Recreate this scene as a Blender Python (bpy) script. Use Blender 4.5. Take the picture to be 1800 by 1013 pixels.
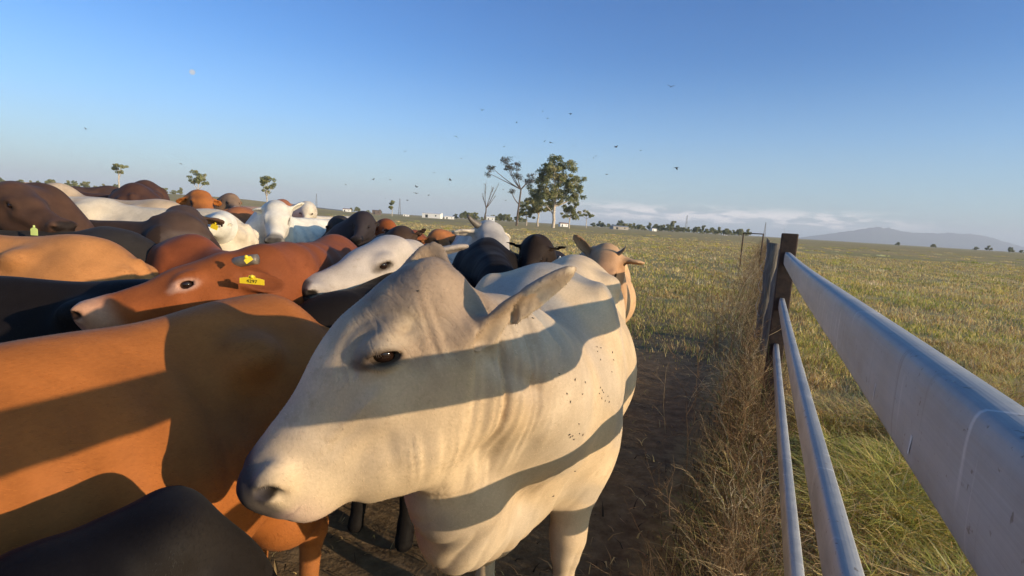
import bpy, math, random
import numpy as np
from mathutils import Matrix, Vector

for _o in list(bpy.data.objects):
    bpy.data.objects.remove(_o)
SC = bpy.context.scene
COL = SC.collection
R = math.radians
rng = np.random.default_rng(7)
random.seed(7)

# ------------------------------------------------------------------ camera
CAM_H = 1.65
F_PX = 925.0                      # focal length in pixels of the 1800 px wide picture
PITCH, ROLL = R(-7.25), R(3.5)
cam_d = bpy.data.cameras.new('camera')
cam_d.sensor_width = 36.0
cam_d.lens = 36.0 * F_PX / 1800.0
cam_d.clip_start = 0.05
cam_d.clip_end = 40000.0
cam = bpy.data.objects.new('camera', cam_d)
COL.objects.link(cam)
CAM_ROT = Matrix.Rotation(R(90) + PITCH, 3, 'X') @ Matrix.Rotation(ROLL, 3, 'Z')
cam.matrix_world = Matrix.Translation((0, 0, CAM_H)) @ CAM_ROT.to_4x4()
SC.camera = cam

def at(px, py, Y):
    """world point at distance Y in front of the camera seen at pixel px, py of the 1800 x 1013 photo"""
    d = CAM_ROT @ Vector(((px - 900.0) / F_PX, -(py - 506.5) / F_PX, -1.0))
    k = Y / d.y
    return Vector((d.x * k, Y, CAM_H + d.z * k))

def on_ground(px, Y, z=0.0):
    """x of a ground point at distance Y under pixel column px (near the horizon line)"""
    x = (px - 900.0) / F_PX * Y
    for _ in range(6):
        v = CAM_ROT.transposed() @ Vector((x, Y, z - CAM_H))
        p = 900.0 + F_PX * v.x / -v.z
        x += (px - p) / F_PX * Y
    return Vector((x, Y, z))

# ------------------------------------------------------------------ light
SUN_AZ, SUN_EL = R(120.0), R(11.8)      # azimuth clockwise from +Y
sun_dir = Vector((math.sin(SUN_AZ) * math.cos(SUN_EL), math.cos(SUN_AZ) * math.cos(SUN_EL), math.sin(SUN_EL)))
sd = bpy.data.lights.new('sun', 'SUN')
sd.energy = 5.0
sd.angle = R(0.53)
sd.color = (1.0, 0.80, 0.56)
sun = bpy.data.objects.new('sun', sd)
sun.rotation_euler = sun_dir.to_track_quat('Z', 'Y').to_euler()
COL.objects.link(sun)

world = bpy.data.worlds.new('World')
SC.world = world
world.use_nodes = True
wt = world.node_tree
wt.nodes.clear()
def W(t, **k):
    n = wt.nodes.new(t)
    for a, b in k.items():
        setattr(n, a, b)
    return n
sky = W('ShaderNodeTexSky', sky_type='NISHITA', sun_disc=False)
sky.sun_elevation = SUN_EL
sky.sun_rotation = SUN_AZ
sky.altitude = 0.0
sky.air_density = 1.0
sky.dust_density = 0.6
sky.ozone_density = 2.2
bg = W('ShaderNodeBackground')
bg.inputs['Strength'].default_value = 0.125
wo = W('ShaderNodeOutputWorld')
# thin bank of low cloud above the far plain and its pale moisture, given by direction
tc = W('ShaderNodeTexCoord')
sep = W('ShaderNodeSeparateXYZ')
wt.links.new(tc.outputs['Generated'], sep.inputs[0])
mp = W('ShaderNodeMapping')
mp.inputs['Scale'].default_value = (7.0, 7.0, 34.0)
wt.links.new(tc.outputs['Generated'], mp.inputs[0])
nz = W('ShaderNodeTexNoise')
nz.inputs['Scale'].default_value = 2.6
nz.inputs['Detail'].default_value = 7.0
nz.inputs['Roughness'].default_value = 0.62
wt.links.new(mp.outputs[0], nz.inputs[0])
def ramp(src, p0, p1, c0=0.0, c1=1.0):
    r = W('ShaderNodeMapRange', interpolation_type='SMOOTHSTEP')
    r.inputs['From Min'].default_value = p0
    r.inputs['From Max'].default_value = p1
    r.inputs['To Min'].default_value = c0
    r.inputs['To Max'].default_value = c1
    wt.links.new(src, r.inputs['Value'])
    return r.outputs['Result']
def mul(a, b):
    m = W('ShaderNodeMath', operation='MULTIPLY')
    for i, s in enumerate((a, b)):
        if isinstance(s, float): m.inputs[i].default_value = s
        else: wt.links.new(s, m.inputs[i])
    return m.outputs[0]
cl = mul(ramp(nz.outputs['Fac'], 0.42, 0.55), ramp(sep.outputs['Z'], 0.012, 0.024))
cl = mul(cl, ramp(sep.outputs['Z'], 0.052, 0.030))
cl = mul(cl, ramp(sep.outputs['X'], 0.02, 0.22))
cl = mul(cl, ramp(sep.outputs['X'], 0.66, 0.50))
cl = mul(cl, 0.95)
mx = W('ShaderNodeMix', data_type='RGBA')
wt.links.new(cl, mx.inputs[0])
hz = W('ShaderNodeMix', data_type='RGBA')
wt.links.new(ramp(sep.outputs['Z'], 0.30, -0.02, 0.0, 0.55), hz.inputs[0])
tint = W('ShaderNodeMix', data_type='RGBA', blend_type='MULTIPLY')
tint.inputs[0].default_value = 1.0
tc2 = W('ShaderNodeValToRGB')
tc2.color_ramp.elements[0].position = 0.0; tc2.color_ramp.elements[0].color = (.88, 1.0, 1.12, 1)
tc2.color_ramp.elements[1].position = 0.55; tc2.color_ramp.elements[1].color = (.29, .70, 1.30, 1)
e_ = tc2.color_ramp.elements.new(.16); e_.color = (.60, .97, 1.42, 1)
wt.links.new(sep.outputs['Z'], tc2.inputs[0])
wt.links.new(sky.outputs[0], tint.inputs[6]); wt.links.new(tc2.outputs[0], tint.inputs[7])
# the half of the sky round the low sun, behind the camera, is boosted brighter and warmer to add fill light
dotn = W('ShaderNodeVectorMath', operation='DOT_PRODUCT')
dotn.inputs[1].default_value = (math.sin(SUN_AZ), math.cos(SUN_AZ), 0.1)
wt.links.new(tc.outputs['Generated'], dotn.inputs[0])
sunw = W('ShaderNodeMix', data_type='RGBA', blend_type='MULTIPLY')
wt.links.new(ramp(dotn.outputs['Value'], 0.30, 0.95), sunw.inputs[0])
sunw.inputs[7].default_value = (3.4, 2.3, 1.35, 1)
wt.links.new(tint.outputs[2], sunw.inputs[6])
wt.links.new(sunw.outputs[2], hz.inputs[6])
hz.inputs[7].default_value = (3.5, 4.75, 5.8, 1)
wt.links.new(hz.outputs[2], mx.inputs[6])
mx.inputs[7].default_value = (9.5, 8.8, 8.4, 1)
bank = mul(mul(ramp(sep.outputs['Z'], 0.046, 0.026), ramp(sep.outputs['X'], -.05, .15)), mul(ramp(sep.outputs['X'], 0.72, 0.45), ramp(nz.outputs['Fac'], .30, .55)))
bk = W('ShaderNodeMix', data_type='RGBA')
wt.links.new(mul(bank, 0.55), bk.inputs[0])
bk.inputs[7].default_value = (2.5, 3.2, 4.2, 1)
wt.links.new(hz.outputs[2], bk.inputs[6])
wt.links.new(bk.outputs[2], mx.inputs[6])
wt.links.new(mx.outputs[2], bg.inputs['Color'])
wt.links.new(bg.outputs[0], wo.inputs['Surface'])

SC.view_settings.view_transform = 'Standard'
SC.view_settings.look = 'None'
SC.view_settings.exposure = 0.30
SC.view_settings.gamma = 1.0
SC.render.engine = 'CYCLES'
SC.cycles.volume_bounces = 0
SC.cycles.max_bounces = 6
SC.cycles.use_denoising = True

# ------------------------------------------------------------------ helpers
def tag(o, label=None, cat=None, group=None, kind=None):
    if label: o['label'] = label
    if cat: o['category'] = cat
    if group: o['group'] = group
    if kind: o['kind'] = kind
    return o

def empty(name, loc=(0, 0, 0), rz=0.0):
    o = bpy.data.objects.new(name, None)
    o.empty_display_size = 0.2
    o.location = loc
    o.rotation_euler = (0, 0, rz)
    COL.objects.link(o)
    return o

def mesh_obj(name, V, faces, mat=None, parent=None, smooth=True, attrs=None):
    """V (n,3) array; faces: an (m,k) array or a list of such arrays"""
    if isinstance(faces, np.ndarray) or np.ndim(faces[0]) == 1: faces = [faces]
    faces = [np.asarray(f, dtype=np.int32) for f in faces if len(f)]
    V = np.asarray(V, dtype=np.float32)
    me = bpy.data.meshes.new(name)
    nl = sum(f.size for f in faces)
    nf = sum(len(f) for f in faces)
    me.vertices.add(len(V)); me.vertices.foreach_set('co', V.ravel())
    me.loops.add(nl); me.loops.foreach_set('vertex_index', np.concatenate([f.ravel() for f in faces]))
    me.polygons.add(nf)
    tot = np.concatenate([np.full(len(f), f.shape[1], np.int32) for f in faces])
    st = np.concatenate([[0], np.cumsum(tot)[:-1]]).astype(np.int32)
    me.polygons.foreach_set('loop_start', st)
    me.polygons.foreach_set('loop_total', tot)
    me.polygons.foreach_set('use_smooth', np.full(nf, smooth))
    if attrs:
        for k, a in attrs.items():
            a = np.asarray(a, dtype=np.float32)
            if a.ndim == 2:
                if a.shape[1] == 3: a = np.hstack([a, np.ones((len(a), 1), np.float32)])
                at_ = me.color_attributes.new(k, 'FLOAT_COLOR', 'POINT')
                at_.data.foreach_set('color', a.ravel())
            else:
                at_ = me.attributes.new(k, 'FLOAT', 'POINT')
                at_.data.foreach_set('value', a.ravel())
    me.update(); me.validate()
    if mat: me.materials.append(mat)
    o = bpy.data.objects.new(name, me)
    COL.objects.link(o)
    if parent is not None: o.parent = parent
    return o

def copy_tree(o, parent=None):
    c = o.copy(); COL.objects.link(c)
    c.parent = parent
    for ch in list(o.children): copy_tree(ch, c)
    return c

class MB:
    """collects simple solids into one mesh"""
    def __init__(s): s.V = []; s.Q = []; s.T = []; s.n = 0; s.C = []
    def add(s, V, Q=None, T=None, c=None):
        V = np.asarray(V, float)
        if Q is not None and len(Q): s.Q.append(np.asarray(Q) + s.n)
        if T is not None and len(T): s.T.append(np.asarray(T) + s.n)
        s.V.append(V); s.n += len(V)
        if c is not None: s.C.append(np.tile(np.asarray(c, float), (len(V), 1)))
        return s
    def tube(s, pts, rad, n=8, cap=True, flat=1.0, c=None):
        pts = [Vector(p) for p in pts]
        if not hasattr(rad, '__len__'): rad = [rad] * len(pts)
        V = []; up = Vector((0, 0, 1)); X = None
        for i, p in enumerate(pts):
            t = (pts[min(i + 1, len(pts) - 1)] - pts[max(i - 1, 0)]).normalized()
            if X is None: X = t.orthogonal().normalized()
            X = (X - t * X.dot(t)).normalized(); Y = t.cross(X)
            for k in range(n):
                a = 2 * math.pi * k / n
                V.append(p + (X * math.cos(a) + Y * math.sin(a) * flat) * rad[i])
        Q = []
        for i in range(len(pts) - 1):
            for k in range(n):
                a, b = i * n + k, i * n + (k + 1) % n
                Q.append((a, b, b + n, a + n))
        T = []
        if cap:
            m = len(V); V.append(pts[0]); V.append(pts[-1])
            for k in range(n):
                T.append((m, (k + 1) % n, k))
                T.append((m + 1, (len(pts) - 1) * n + k, (len(pts) - 1) * n + (k + 1) % n))
        return s.add([tuple(v) for v in V], Q, T, c)
    def box(s, lo, hi, M=None, c=None):
        V = np.array([(x, y, z) for x in (lo[0], hi[0]) for y in (lo[1], hi[1]) for z in (lo[2], hi[2])], float)
        if M is not None: V = np.array([tuple(M @ Vector(v)) for v in V])
        return s.add(V, [(0, 1, 3, 2), (4, 6, 7, 5), (0, 4, 5, 1), (2, 3, 7, 6), (0, 2, 6, 4), (1, 5, 7, 3)], None, c)
    def build(s, name, mat, parent=None, smooth=True, cname='tint'):
        fs = []
        if s.Q: fs.append(np.concatenate(s.Q))
        if s.T: fs.append(np.concatenate(s.T))
        at_ = {cname: np.concatenate(s.C)} if s.C else None
        return mesh_obj(name, np.concatenate(s.V), fs, mat, parent, smooth, at_)

# ------------------------------------------------------------------ materials
def new_mat(name):
    m = bpy.data.materials.new(name)
    m.use_nodes = True
    nt = m.node_tree
    b = nt.nodes['Principled BSDF']
    return m, nt, b
def N(nt, t, **k):
    n = nt.nodes.new(t)
    ins = k.pop('ins', {})
    for a, v in k.items(): setattr(n, a, v)
    for a, v in ins.items(): n.inputs[a].default_value = v
    return n
def noise(nt, vec, scale, detail=4.0, rough=0.55, dist=0.0):
    n = N(nt, 'ShaderNodeTexNoise', ins={'Scale': scale, 'Detail': detail, 'Roughness': rough, 'Distortion': dist})
    if vec is not None: nt.links.new(vec, n.inputs['Vector'])
    return n.outputs['Fac']
def mrange(nt, v, a, b, c=0.0, d=1.0):
    n = N(nt, 'ShaderNodeMapRange', ins={'From Min': a, 'From Max': b, 'To Min': c, 'To Max': d})
    nt.links.new(v, n.inputs['Value'])
    return n.outputs['Result']
def mixc(nt, f, a, b, blend='MIX'):
    n = N(nt, 'ShaderNodeMix', data_type='RGBA', blend_type=blend)
    for i, s in ((0, f), (6, a), (7, b)):
        if isinstance(s, (int, float)): n.inputs[i].default_value = s
        elif isinstance(s, tuple): n.inputs[i].default_value = (*s, 1) if len(s) == 3 else s
        else: nt.links.new(s, n.inputs[i])
    return n.outputs[2]
def mathn(nt, op, a, b=0.0):
    n = N(nt, 'ShaderNodeMath', operation=op)
    for i, s in enumerate((a, b)):
        if isinstance(s, (int, float)): n.inputs[i].default_value = s
        else: nt.links.new(s, n.inputs[i])
    return n.outputs[0]
def bump(nt, b, h, strength=0.3, dist=0.01):
    n = N(nt, 'ShaderNodeBump', ins={'Strength': strength, 'Distance': dist})
    nt.links.new(h, n.inputs['Height'])
    nt.links.new(n.outputs[0], b.inputs['Normal'])
    return n
def mapping(nt, src, scale=(1, 1, 1), rot=(0, 0, 0)):
    n = N(nt, 'ShaderNodeMapping', ins={'Scale': scale, 'Rotation': rot})
    nt.links.new(src, n.inputs[0])
    return n.outputs[0]
def objco(nt): return N(nt, 'ShaderNodeTexCoord').outputs['Object']
def geopos(nt): return N(nt, 'ShaderNodeNewGeometry').outputs['Position']
def simple_mat(name, col, rough=0.6, metal=0.0, var=0.25, scale=8.0, spec=0.5, bmp=0.0):
    m, nt, b = new_mat(name)
    f = noise(nt, objco(nt), scale, 5, 0.6)
    c = mixc(nt, mrange(nt, f, 0.3, 0.7), tuple(x * (1 - var) for x in col), tuple(min(1, x * (1 + var)) for x in col))
    nt.links.new(c, b.inputs['Base Color'])
    b.inputs['Roughness'].default_value = rough
    b.inputs['Metallic'].default_value = metal
    b.inputs['Specular IOR Level'].default_value = spec
    if bmp: bump(nt, b, f, 0.5, bmp)
    return m
def attr_mat(name, attr, rough=0.7, trans=0.0, spec=0.3, var=0.0):
    m, nt, b = new_mat(name)
    a = N(nt, 'ShaderNodeAttribute', attribute_name=attr)
    c = a.outputs['Color']
    if var:
        c = mixc(nt, var, c, mixc(nt, 1.0, c, mixc(nt, noise(nt, objco(nt), 3.0), (0.5, 0.5, 0.5), (1.5, 1.5, 1.5)), 'MULTIPLY'))
    nt.links.new(c, b.inputs['Base Color'])
    b.inputs['Roughness'].default_value = rough
    b.inputs['Specular IOR Level'].default_value = spec
    if trans:
        t = N(nt, 'ShaderNodeBsdfTranslucent')
        nt.links.new(c, t.inputs[0])
        mxs = N(nt, 'ShaderNodeMixShader', ins={0: trans})
        nt.links.new(b.outputs[0], mxs.inputs[1]); nt.links.new(t.outputs[0], mxs.inputs[2])
        nt.links.new(mxs.outputs[0], nt.nodes['Material Output'].inputs['Surface'])
    return m
HRES = 0.006
HAZE = 0.00015
# ------------------------------------------------------------------ terrain
VX = Vector((0.4727, 1.0, 0)).normalized()         # direction of the fence line
FN = Vector((-VX.y, VX.x, 0))                      # to the left of the fence
def fence_pt(Y, off=0.0):                          # point of the fence line at distance Y; off > 0 lies left of it
    return Vector((0.186, 0, 0)) + VX * (Y / VX.y) + FN * off

def vnoise(x, y, s, seed=0):
    x = np.asarray(x, float) / s; y = np.asarray(y, float) / s
    xi = np.floor(x).astype(np.int64); yi = np.floor(y).astype(np.int64)
    fx = x - xi; fy = y - yi
    fx = fx * fx * (3 - 2 * fx); fy = fy * fy * (3 - 2 * fy)
    def h(a, b):
        n = (a * 374761393 + b * 668265263 + seed * 974634777) & 0xffffffff
        n = ((n ^ (n >> 13)) * 1274126177) & 0xffffffff
        return ((n ^ (n >> 16)) & 0xffff) / 65535.0
    return (h(xi, yi) * (1 - fx) + h(xi + 1, yi) * fx) * (1 - fy) + (h(xi, yi + 1) * (1 - fx) + h(xi + 1, yi + 1) * fx) * fy

def sstep(a, b, x):
    t = np.clip((np.asarray(x, float) - a) / (b - a), 0, 1)
    return t * t * (3 - 2 * t)

def ground_h(x, y):
    x = np.asarray(x, float); y = np.asarray(y, float)
    r = np.hypot(x, y)
    z = (vnoise(x, y, 1.3, 1) - .5) * .05 + (vnoise(x, y, .35, 2) - .5) * .025 * (r < 30)
    z = z + (vnoise(x, y, 6, 3) - .5) * .14 * sstep(6, 25, r)
    # low ridge to the far left
    a = np.degrees(np.arctan2(x, np.maximum(y, 1e-3)))
    z = z + sstep(-14, -30, a) * sstep(120, 520, r) * 6.5 * (1 - sstep(600, 1500, r)) * (y > 0)
    return z

nr, na = 230, 400
rr = np.concatenate([[0.0], 0.35 * (9500 / 0.35) ** (np.arange(nr) / (nr - 1))])
aa = np.concatenate([np.linspace(-70, 70, 320), np.linspace(70, 290, 82)[1:-1]])
aa = np.radians(aa); na = len(aa)
X = rr[:, None] * np.sin(aa)[None]; Y = rr[:, None] * np.cos(aa)[None]
Z = ground_h(X, Y)
V = np.stack([X, Y, Z], -1).reshape(-1, 3)
i, j = np.meshgrid(np.arange(nr), np.arange(na), indexing='ij')
j2 = (j + 1) % na
Q = np.stack([i * na + j, (i + 1) * na + j, (i + 1) * na + j2, i * na + j2], -1).reshape(-1, 4)[:, ::-1]
gm, nt, b = new_mat('pasture_ground')
pos = geopos(nt)
big = noise(nt, pos, 0.05, 5, 0.6)
mid = noise(nt, pos, 0.6, 5, 0.62)
fin = noise(nt, pos, 9.0, 6, 0.7)
green = mixc(nt, mrange(nt, mid, 0.35, 0.68), (0.33, 0.275, 0.10), (0.54, 0.42, 0.18))
green = mixc(nt, mrange(nt, big, 0.38, 0.66), green, (0.54, 0.38, 0.17))
soil = mixc(nt, mrange(nt, fin, 0.3, 0.7), (0.12, 0.078, 0.040), (0.28, 0.19, 0.105))
sp = N(nt, 'ShaderNodeSeparateXYZ'); nt.links.new(pos, sp.inputs[0])
# trampled soil left of the fence, out to some nine metres, with a ragged edge
dist = mathn(nt, 'ADD', sp.outputs['Y'], mathn(nt, 'MULTIPLY', sp.outputs['X'], -0.25))
dist = mathn(nt, 'ADD', dist, mathn(nt, 'MULTIPLY', mid, 5.0))
fl = mathn(nt, 'SUBTRACT', sp.outputs['X'], mathn(nt, 'MULTIPLY', sp.outputs['Y'], 0.4727))
fl = mathn(nt, 'ADD', fl, mathn(nt, 'MULTIPLY', fin, 0.5))
mk = mathn(nt, 'MULTIPLY', mrange(nt, dist, 15.0, 9.0), mrange(nt, fl, 0.2, -0.3))
c = mixc(nt, mk, green, soil)
c = mixc(nt, mrange(nt, fin, 0.2, 0.8, 0.18, 0.0), c, (0.05, 0.035, 0.02))
nt.links.new(c, b.inputs['Base Color'])
b.inputs['Roughness'].default_value = 0.95
b.inputs['Specular IOR Level'].default_value = 0.1
bump(nt, b, mathn(nt, 'ADD', fin, noise(nt, pos, 40.0, 4, 0.6)), 0.35, 0.025)
ground = tag(mesh_obj('ground', V, Q, gm), 'flat cattle pasture of straw and green grass reaching the horizon', kind='structure')

# far hills on the right, seen over low mist
def hills(name, dist, prof, mat, lab, depth=1400.0):
    px = np.linspace(prof[0][0], prof[-1][0], 140)
    hh = np.interp(px, [p[0] for p in prof], [p[1] for p in prof])
    V = []; n = len(px)
    for k in range(9):
        t = k / 8.0
        for a, h in zip(px, hh):
            p = on_ground(a, dist)
            q = p * (1 + (t - .5) * depth / dist)
            ang = math.sin(math.pi * t) ** 0.8
            z = h * ang * (0.92 + 0.16 * float(vnoise(a * 2.0 + 50 * t, t * 9, 9.0, 5))) - 2 * (ang < .01)
            V.append((q.x, q.y, z))
    i, j = np.meshgrid(np.arange(8), np.arange(n - 1), indexing='ij')
    Q = np.stack([i * n + j, i * n + j + 1, (i + 1) * n + j + 1, (i + 1) * n + j], -1).reshape(-1, 4)
    return tag(mesh_obj(name, V, Q, mat), lab, kind='structure')
hm = simple_mat('hill_scrub', (0.06, 0.075, 0.05), 0.9, var=0.4, scale=0.004, spec=0.1)
hills('hills', 8600, [(1395, 0), (1430, 61), (1465, 122), (1500, 190), (1530, 258), (1555, 258), (1580, 224), (1605, 204), (1650, 233),
                      (1700, 244), (1730, 224), (1765, 149), (1800, 81), (1850, 27), (1880, 0)], hm,
      'long low hills blue with haze on the right horizon')
hills('ridge', 3000, [(-300, 0), (-200, 30), (0, 34), (60, 36), (120, 44), (170, 40), (230, 30), (300, 24), (380, 22), (450, 18), (540, 14), (600, 5), (620, 0)], hm,
      'low wooded rise along the left horizon', 500)
# ------------------------------------------------------------------ fences
galv, nt, b = new_mat('galvanised_steel')
co = objco(nt)
st = mapping(nt, co, (60, 6, 6))
s1 = noise(nt, mapping(nt, co, (1.2, 14, 14)), 1.6, 5, 0.6)
s2 = noise(nt, mapping(nt, co, (26, 26, 3)), 1.0, 4, 0.6)
sp1 = noise(nt, co, 90.0, 3, 0.6)
lines = noise(nt, mapping(nt, co, (.8, 210, 210)), 1.0, 3, 0.6)
drip = noise(nt, mapping(nt, co, (42, 4, 2.2)), 1.0, 3, 0.6)
blot = noise(nt, co, 7.0, 5, 0.65)
c = mixc(nt, mrange(nt, s1, 0.35, 0.7), (0.25, 0.255, 0.26), (0.36, 0.36, 0.355))
c = mixc(nt, mathn(nt, 'MULTIPLY', mrange(nt, lines, 0.42, 0.62, 0, 0.4), mrange(nt, blot, .4, .6)), c, (0.20, 0.21, 0.22))
c = mixc(nt, mrange(nt, blot, 0.40, 0.62, 0, 0.6), c, (0.47, 0.455, 0.43))
c = mixc(nt, mathn(nt, 'MULTIPLY', mrange(nt, drip, 0.62, 0.70, 0, 0.75), mrange(nt, blot, .42, .55)), c, (0.62, 0.61, 0.58))
c = mixc(nt, mrange(nt, drip, 0.36, 0.30, 0, 0.35), c, (0.17, 0.155, 0.13))
c = mixc(nt, mrange(nt, sp1, 0.64, 0.70, 0, 0.7), c, (0.15, 0.12, 0.09))
nt.links.new(c, b.inputs['Base Color'])
b.inputs['Metallic'].default_value = 0.15
b.inputs['Specular IOR Level'].default_value = 0.35
nt.links.new(mrange(nt, blot, 0.3, 0.7, 0.42, 0.66), b.inputs['Roughness'])
bump(nt, b, mathn(nt, 'ADD', mathn(nt, 'MULTIPLY', lines, .5), mathn(nt, 'MULTIPLY', blot, .6)), 0.35, 0.003)

rust, nt, b = new_mat('weathered_dark_steel')
f = noise(nt, objco(nt), 14, 6, 0.65)
nt.links.new(mixc(nt, mrange(nt, f, .3, .7), (0.030, 0.020, 0.014), (0.085, 0.05, 0.032)), b.inputs['Base Color'])
b.inputs['Roughness'].default_value = 0.85
bump(nt, b, f, 0.5, 0.006)

timber, nt, b = new_mat('grey_split_timber')
co = objco(nt)
g = noise(nt, mapping(nt, co, (18, 18, 1.6)), 1.5, 7, 0.65, 0.6)
nt.links.new(mixc(nt, mrange(nt, g, .3, .7), (0.07, 0.055, 0.042), (0.27, 0.235, 0.19)), b.inputs['Base Color'])
b.inputs['Roughness'].default_value = 0.9
bump(nt, b, g, 0.9, 0.02)
wire_m = simple_mat('fence_wire', (0.22, 0.2, 0.18), 0.5, 0.7)

FY = math.atan2(VX.y, VX.x)
F0 = Vector((0.186, 0, 0))
rail_fence = tag(empty('rail_fence', (F0.x, 0, 0), FY), 'galvanised three-rail cattle fence running past the camera to a dark post', 'fence')
def rail_profile(w, h):
    # flattened tube: broad upright sides, rounded top and bottom with a faint ridge each side
    P = []
    n = 28
    for k in range(n):
        a = 2 * math.pi * k / n
        ca, sa = math.cos(a), math.sin(a)
        x = abs(ca) ** 0.30 * math.copysign(1, ca) * w / 2
        z = abs(sa) ** 0.62 * math.copysign(1, sa) * h / 2
        P.append((x, z))
    return P
POST_S = 4.66          # along-fence distance of the end post
def rail(zc, w=0.040, h=0.098, s0=-3.6, s1=POST_S - 0.02):
    P = rail_profile(w, h); n = len(P)
    S = np.linspace(s0, s1, 60)
    V = []
    for s in S:
        sag = -0.006 * math.sin((s - s0) * 1.25)
        for y, z in P: V.append((s, -y + 0.0, zc + z + sag))
    Q = [(i * n + k, i * n + (k + 1) % n, (i + 1) * n + (k + 1) % n, (i + 1) * n + k) for i in range(len(S) - 1) for k in range(n)]
    T = []
    V.append((s0, 0, zc)); V.append((s1, 0, zc)); m = len(V)
    for k in range(n):
        T.append((m - 2, (k + 1) % n, k)); T.append((m - 1, (len(S) - 1) * n + k, (len(S) - 1) * n + (k + 1) % n))
    o = mesh_obj('rail', V, [Q, T], galv, rail_fence)
    return o
RAIL_TOPS = [CAM_H - 0.117, CAM_H - 0.488, CAM_H - 0.862]
rail(RAIL_TOPS[0] - 0.053, 0.046, 0.106)
rail(RAIL_TOPS[1] - 0.046)
rail(RAIL_TOPS[2] - 0.046)
# weld seams: a thin raised ring where two lengths of rail meet
for s, zc, hh in ((1.9, RAIL_TOPS[0] - 0.053, .106),):
    P = rail_profile(0.046 + .003, hh + .003); n = len(P)
    V = [(s + d, -y, zc + z - 0.006 * math.sin((s + 3.6) * 1.25)) for d in (-.003, .003) for y, z in P]
    Q = [(k, (k + 1) % n, n + (k + 1) % n, n + k) for k in range(n)]
    mesh_obj('weld_seam', V, Q, galv, rail_fence)
SPLAT = simple_mat('dried_white_splash', (.62, .61, .57), .8, var=.1)
rs = random.Random(3)
for q in range(26):
    s_ = rs.uniform(.35, 4.4); z0 = RAIL_TOPS[0] - rs.uniform(.018, .075); L = rs.uniform(.008, .045); w_ = rs.uniform(.0012, .0035)
    n = 5; V = []
    for t in range(n):
        f = t / (n - 1); V += [(s_ - w_ * (1 - f * .6) + .004 * f, .0232, z0 - L * f - .006 * math.sin((s_ + 3.6) * 1.25)), (s_ + w_ * (1 - f * .6) + .004 * f, .0232, z0 - L * f - .006 * math.sin((s_ + 3.6) * 1.25))]
    mesh_obj('splash', V, np.array([(2 * t, 2 * t + 1, 2 * t + 3, 2 * t + 2) for t in range(n - 1)]), SPLAT, rail_fence, False)
def post(s, off, top, w, parent, mat, lean=(0, 0), name='post', n=4, bot=-0.25):
    m = MB()
    if n == 4:
        M = Matrix.Translation((s, off, 0)) @ Matrix.Rotation(lean[0], 4, 'Y') @ Matrix.Rotation(lean[1], 4, 'X')
        bv = .008
        for (a, b_) in (((-w / 2, -w * .42, bot), (w / 2, w * .42, top)),):
            m.box(a, b_, M)
        o = m.build(name, mat, parent, smooth=False)
        bm = o.modifiers.new('bevel', 'BEVEL'); bm.width = bv; bm.segments = 2
        return o
    zs = np.linspace(bot, top, 9)
    pts = [(s + math.tan(lean[0]) * z, off + math.tan(lean[1]) * z, z) for z in zs]
    r = [w / 2 * (1.0 + 0.12 * math.sin(3.1 * k + s)) for k in range(9)]
    m.tube(pts, r, 9)
    o = m.build(name, mat, parent)
    V = np.empty(len(o.data.vertices) * 3, np.float32); o.data.vertices.foreach_get('co', V); V = V.reshape(-1, 3)
    V[:, :2] += (rng.random((len(V), 2)) - .5) * w * .16
    o.data.vertices.foreach_set('co', V.ravel())
    return o
post(POST_S + 0.05, 0.0, 1.685, 0.142, rail_fence, rust)
post(-1.0, -0.09, 1.60, 0.127, rail_fence, rust)

wire_fence = tag(empty('wire_fence', (F0.x, 0, 0), FY), 'old wire fence with weathered grey posts leading away from the rail fence', 'fence')
ws = []
specs = [(7.2, .04, 1.50, .15, (.03, -.07)), (8.3, .10, 1.56, .17, (0.03, -.04)), (12.5, .02, 1.42, .16, (-.03, 0)), (19, 0, 1.4, .15, (.02, .03)), (26, 0, 1.4, .15, (0, -.03)),
         (34, 0, 1.45, .15, (0, 0)), (43, 0, 1.4, .15, (0, 0)), (53, 0, 1.4, .15, (0, 0)), (64, 0, 1.4, .15, (0, 0)), (78, 0, 1.4, .15, (0, 0)), (95, 0, 1.4, .15, (0, 0))]
for s, off, top, w, lean in specs:
    post(s, off, top, w, wire_fence, timber, lean, n=9)
for z in (0.35, 0.65, 0.95, 1.22):
    m = MB()
    pts = []
    for a, b_ in zip(specs[:-1], specs[1:]):
        for t in (0, .25, .5, .75):
            s = a[0] + (b_[0] - a[0]) * t
            pts.append((s, a[1] + (b_[1] - a[1]) * t + .1, z - .03 * math.sin(math.pi * t)))
    m.tube(pts, 0.0028, 4, cap=False)
    m.build('wire', wire_m, wire_fence)
# pipe gate frame further down the line
gate = tag(empty('gate_frame', tuple(fence_pt(24)), FY), 'thin open metal gate frame standing in the far end of the fence', 'gate')
m = MB(); m.tube([(-.0, .3, 0), (0, .3, 1.75), (1.9, 1.2, 1.75), (1.9, 1.2, 0)], .035, 6); m.build('frame', rust, gate)
# ------------------------------------------------------------------ bodies grown from smooth-blended solids
f32 = np.float32
def smin(a, b, k):
    h = np.maximum(k - np.abs(a - b), 0) / k
    return np.minimum(a, b) - h * h * k * 0.25

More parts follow.
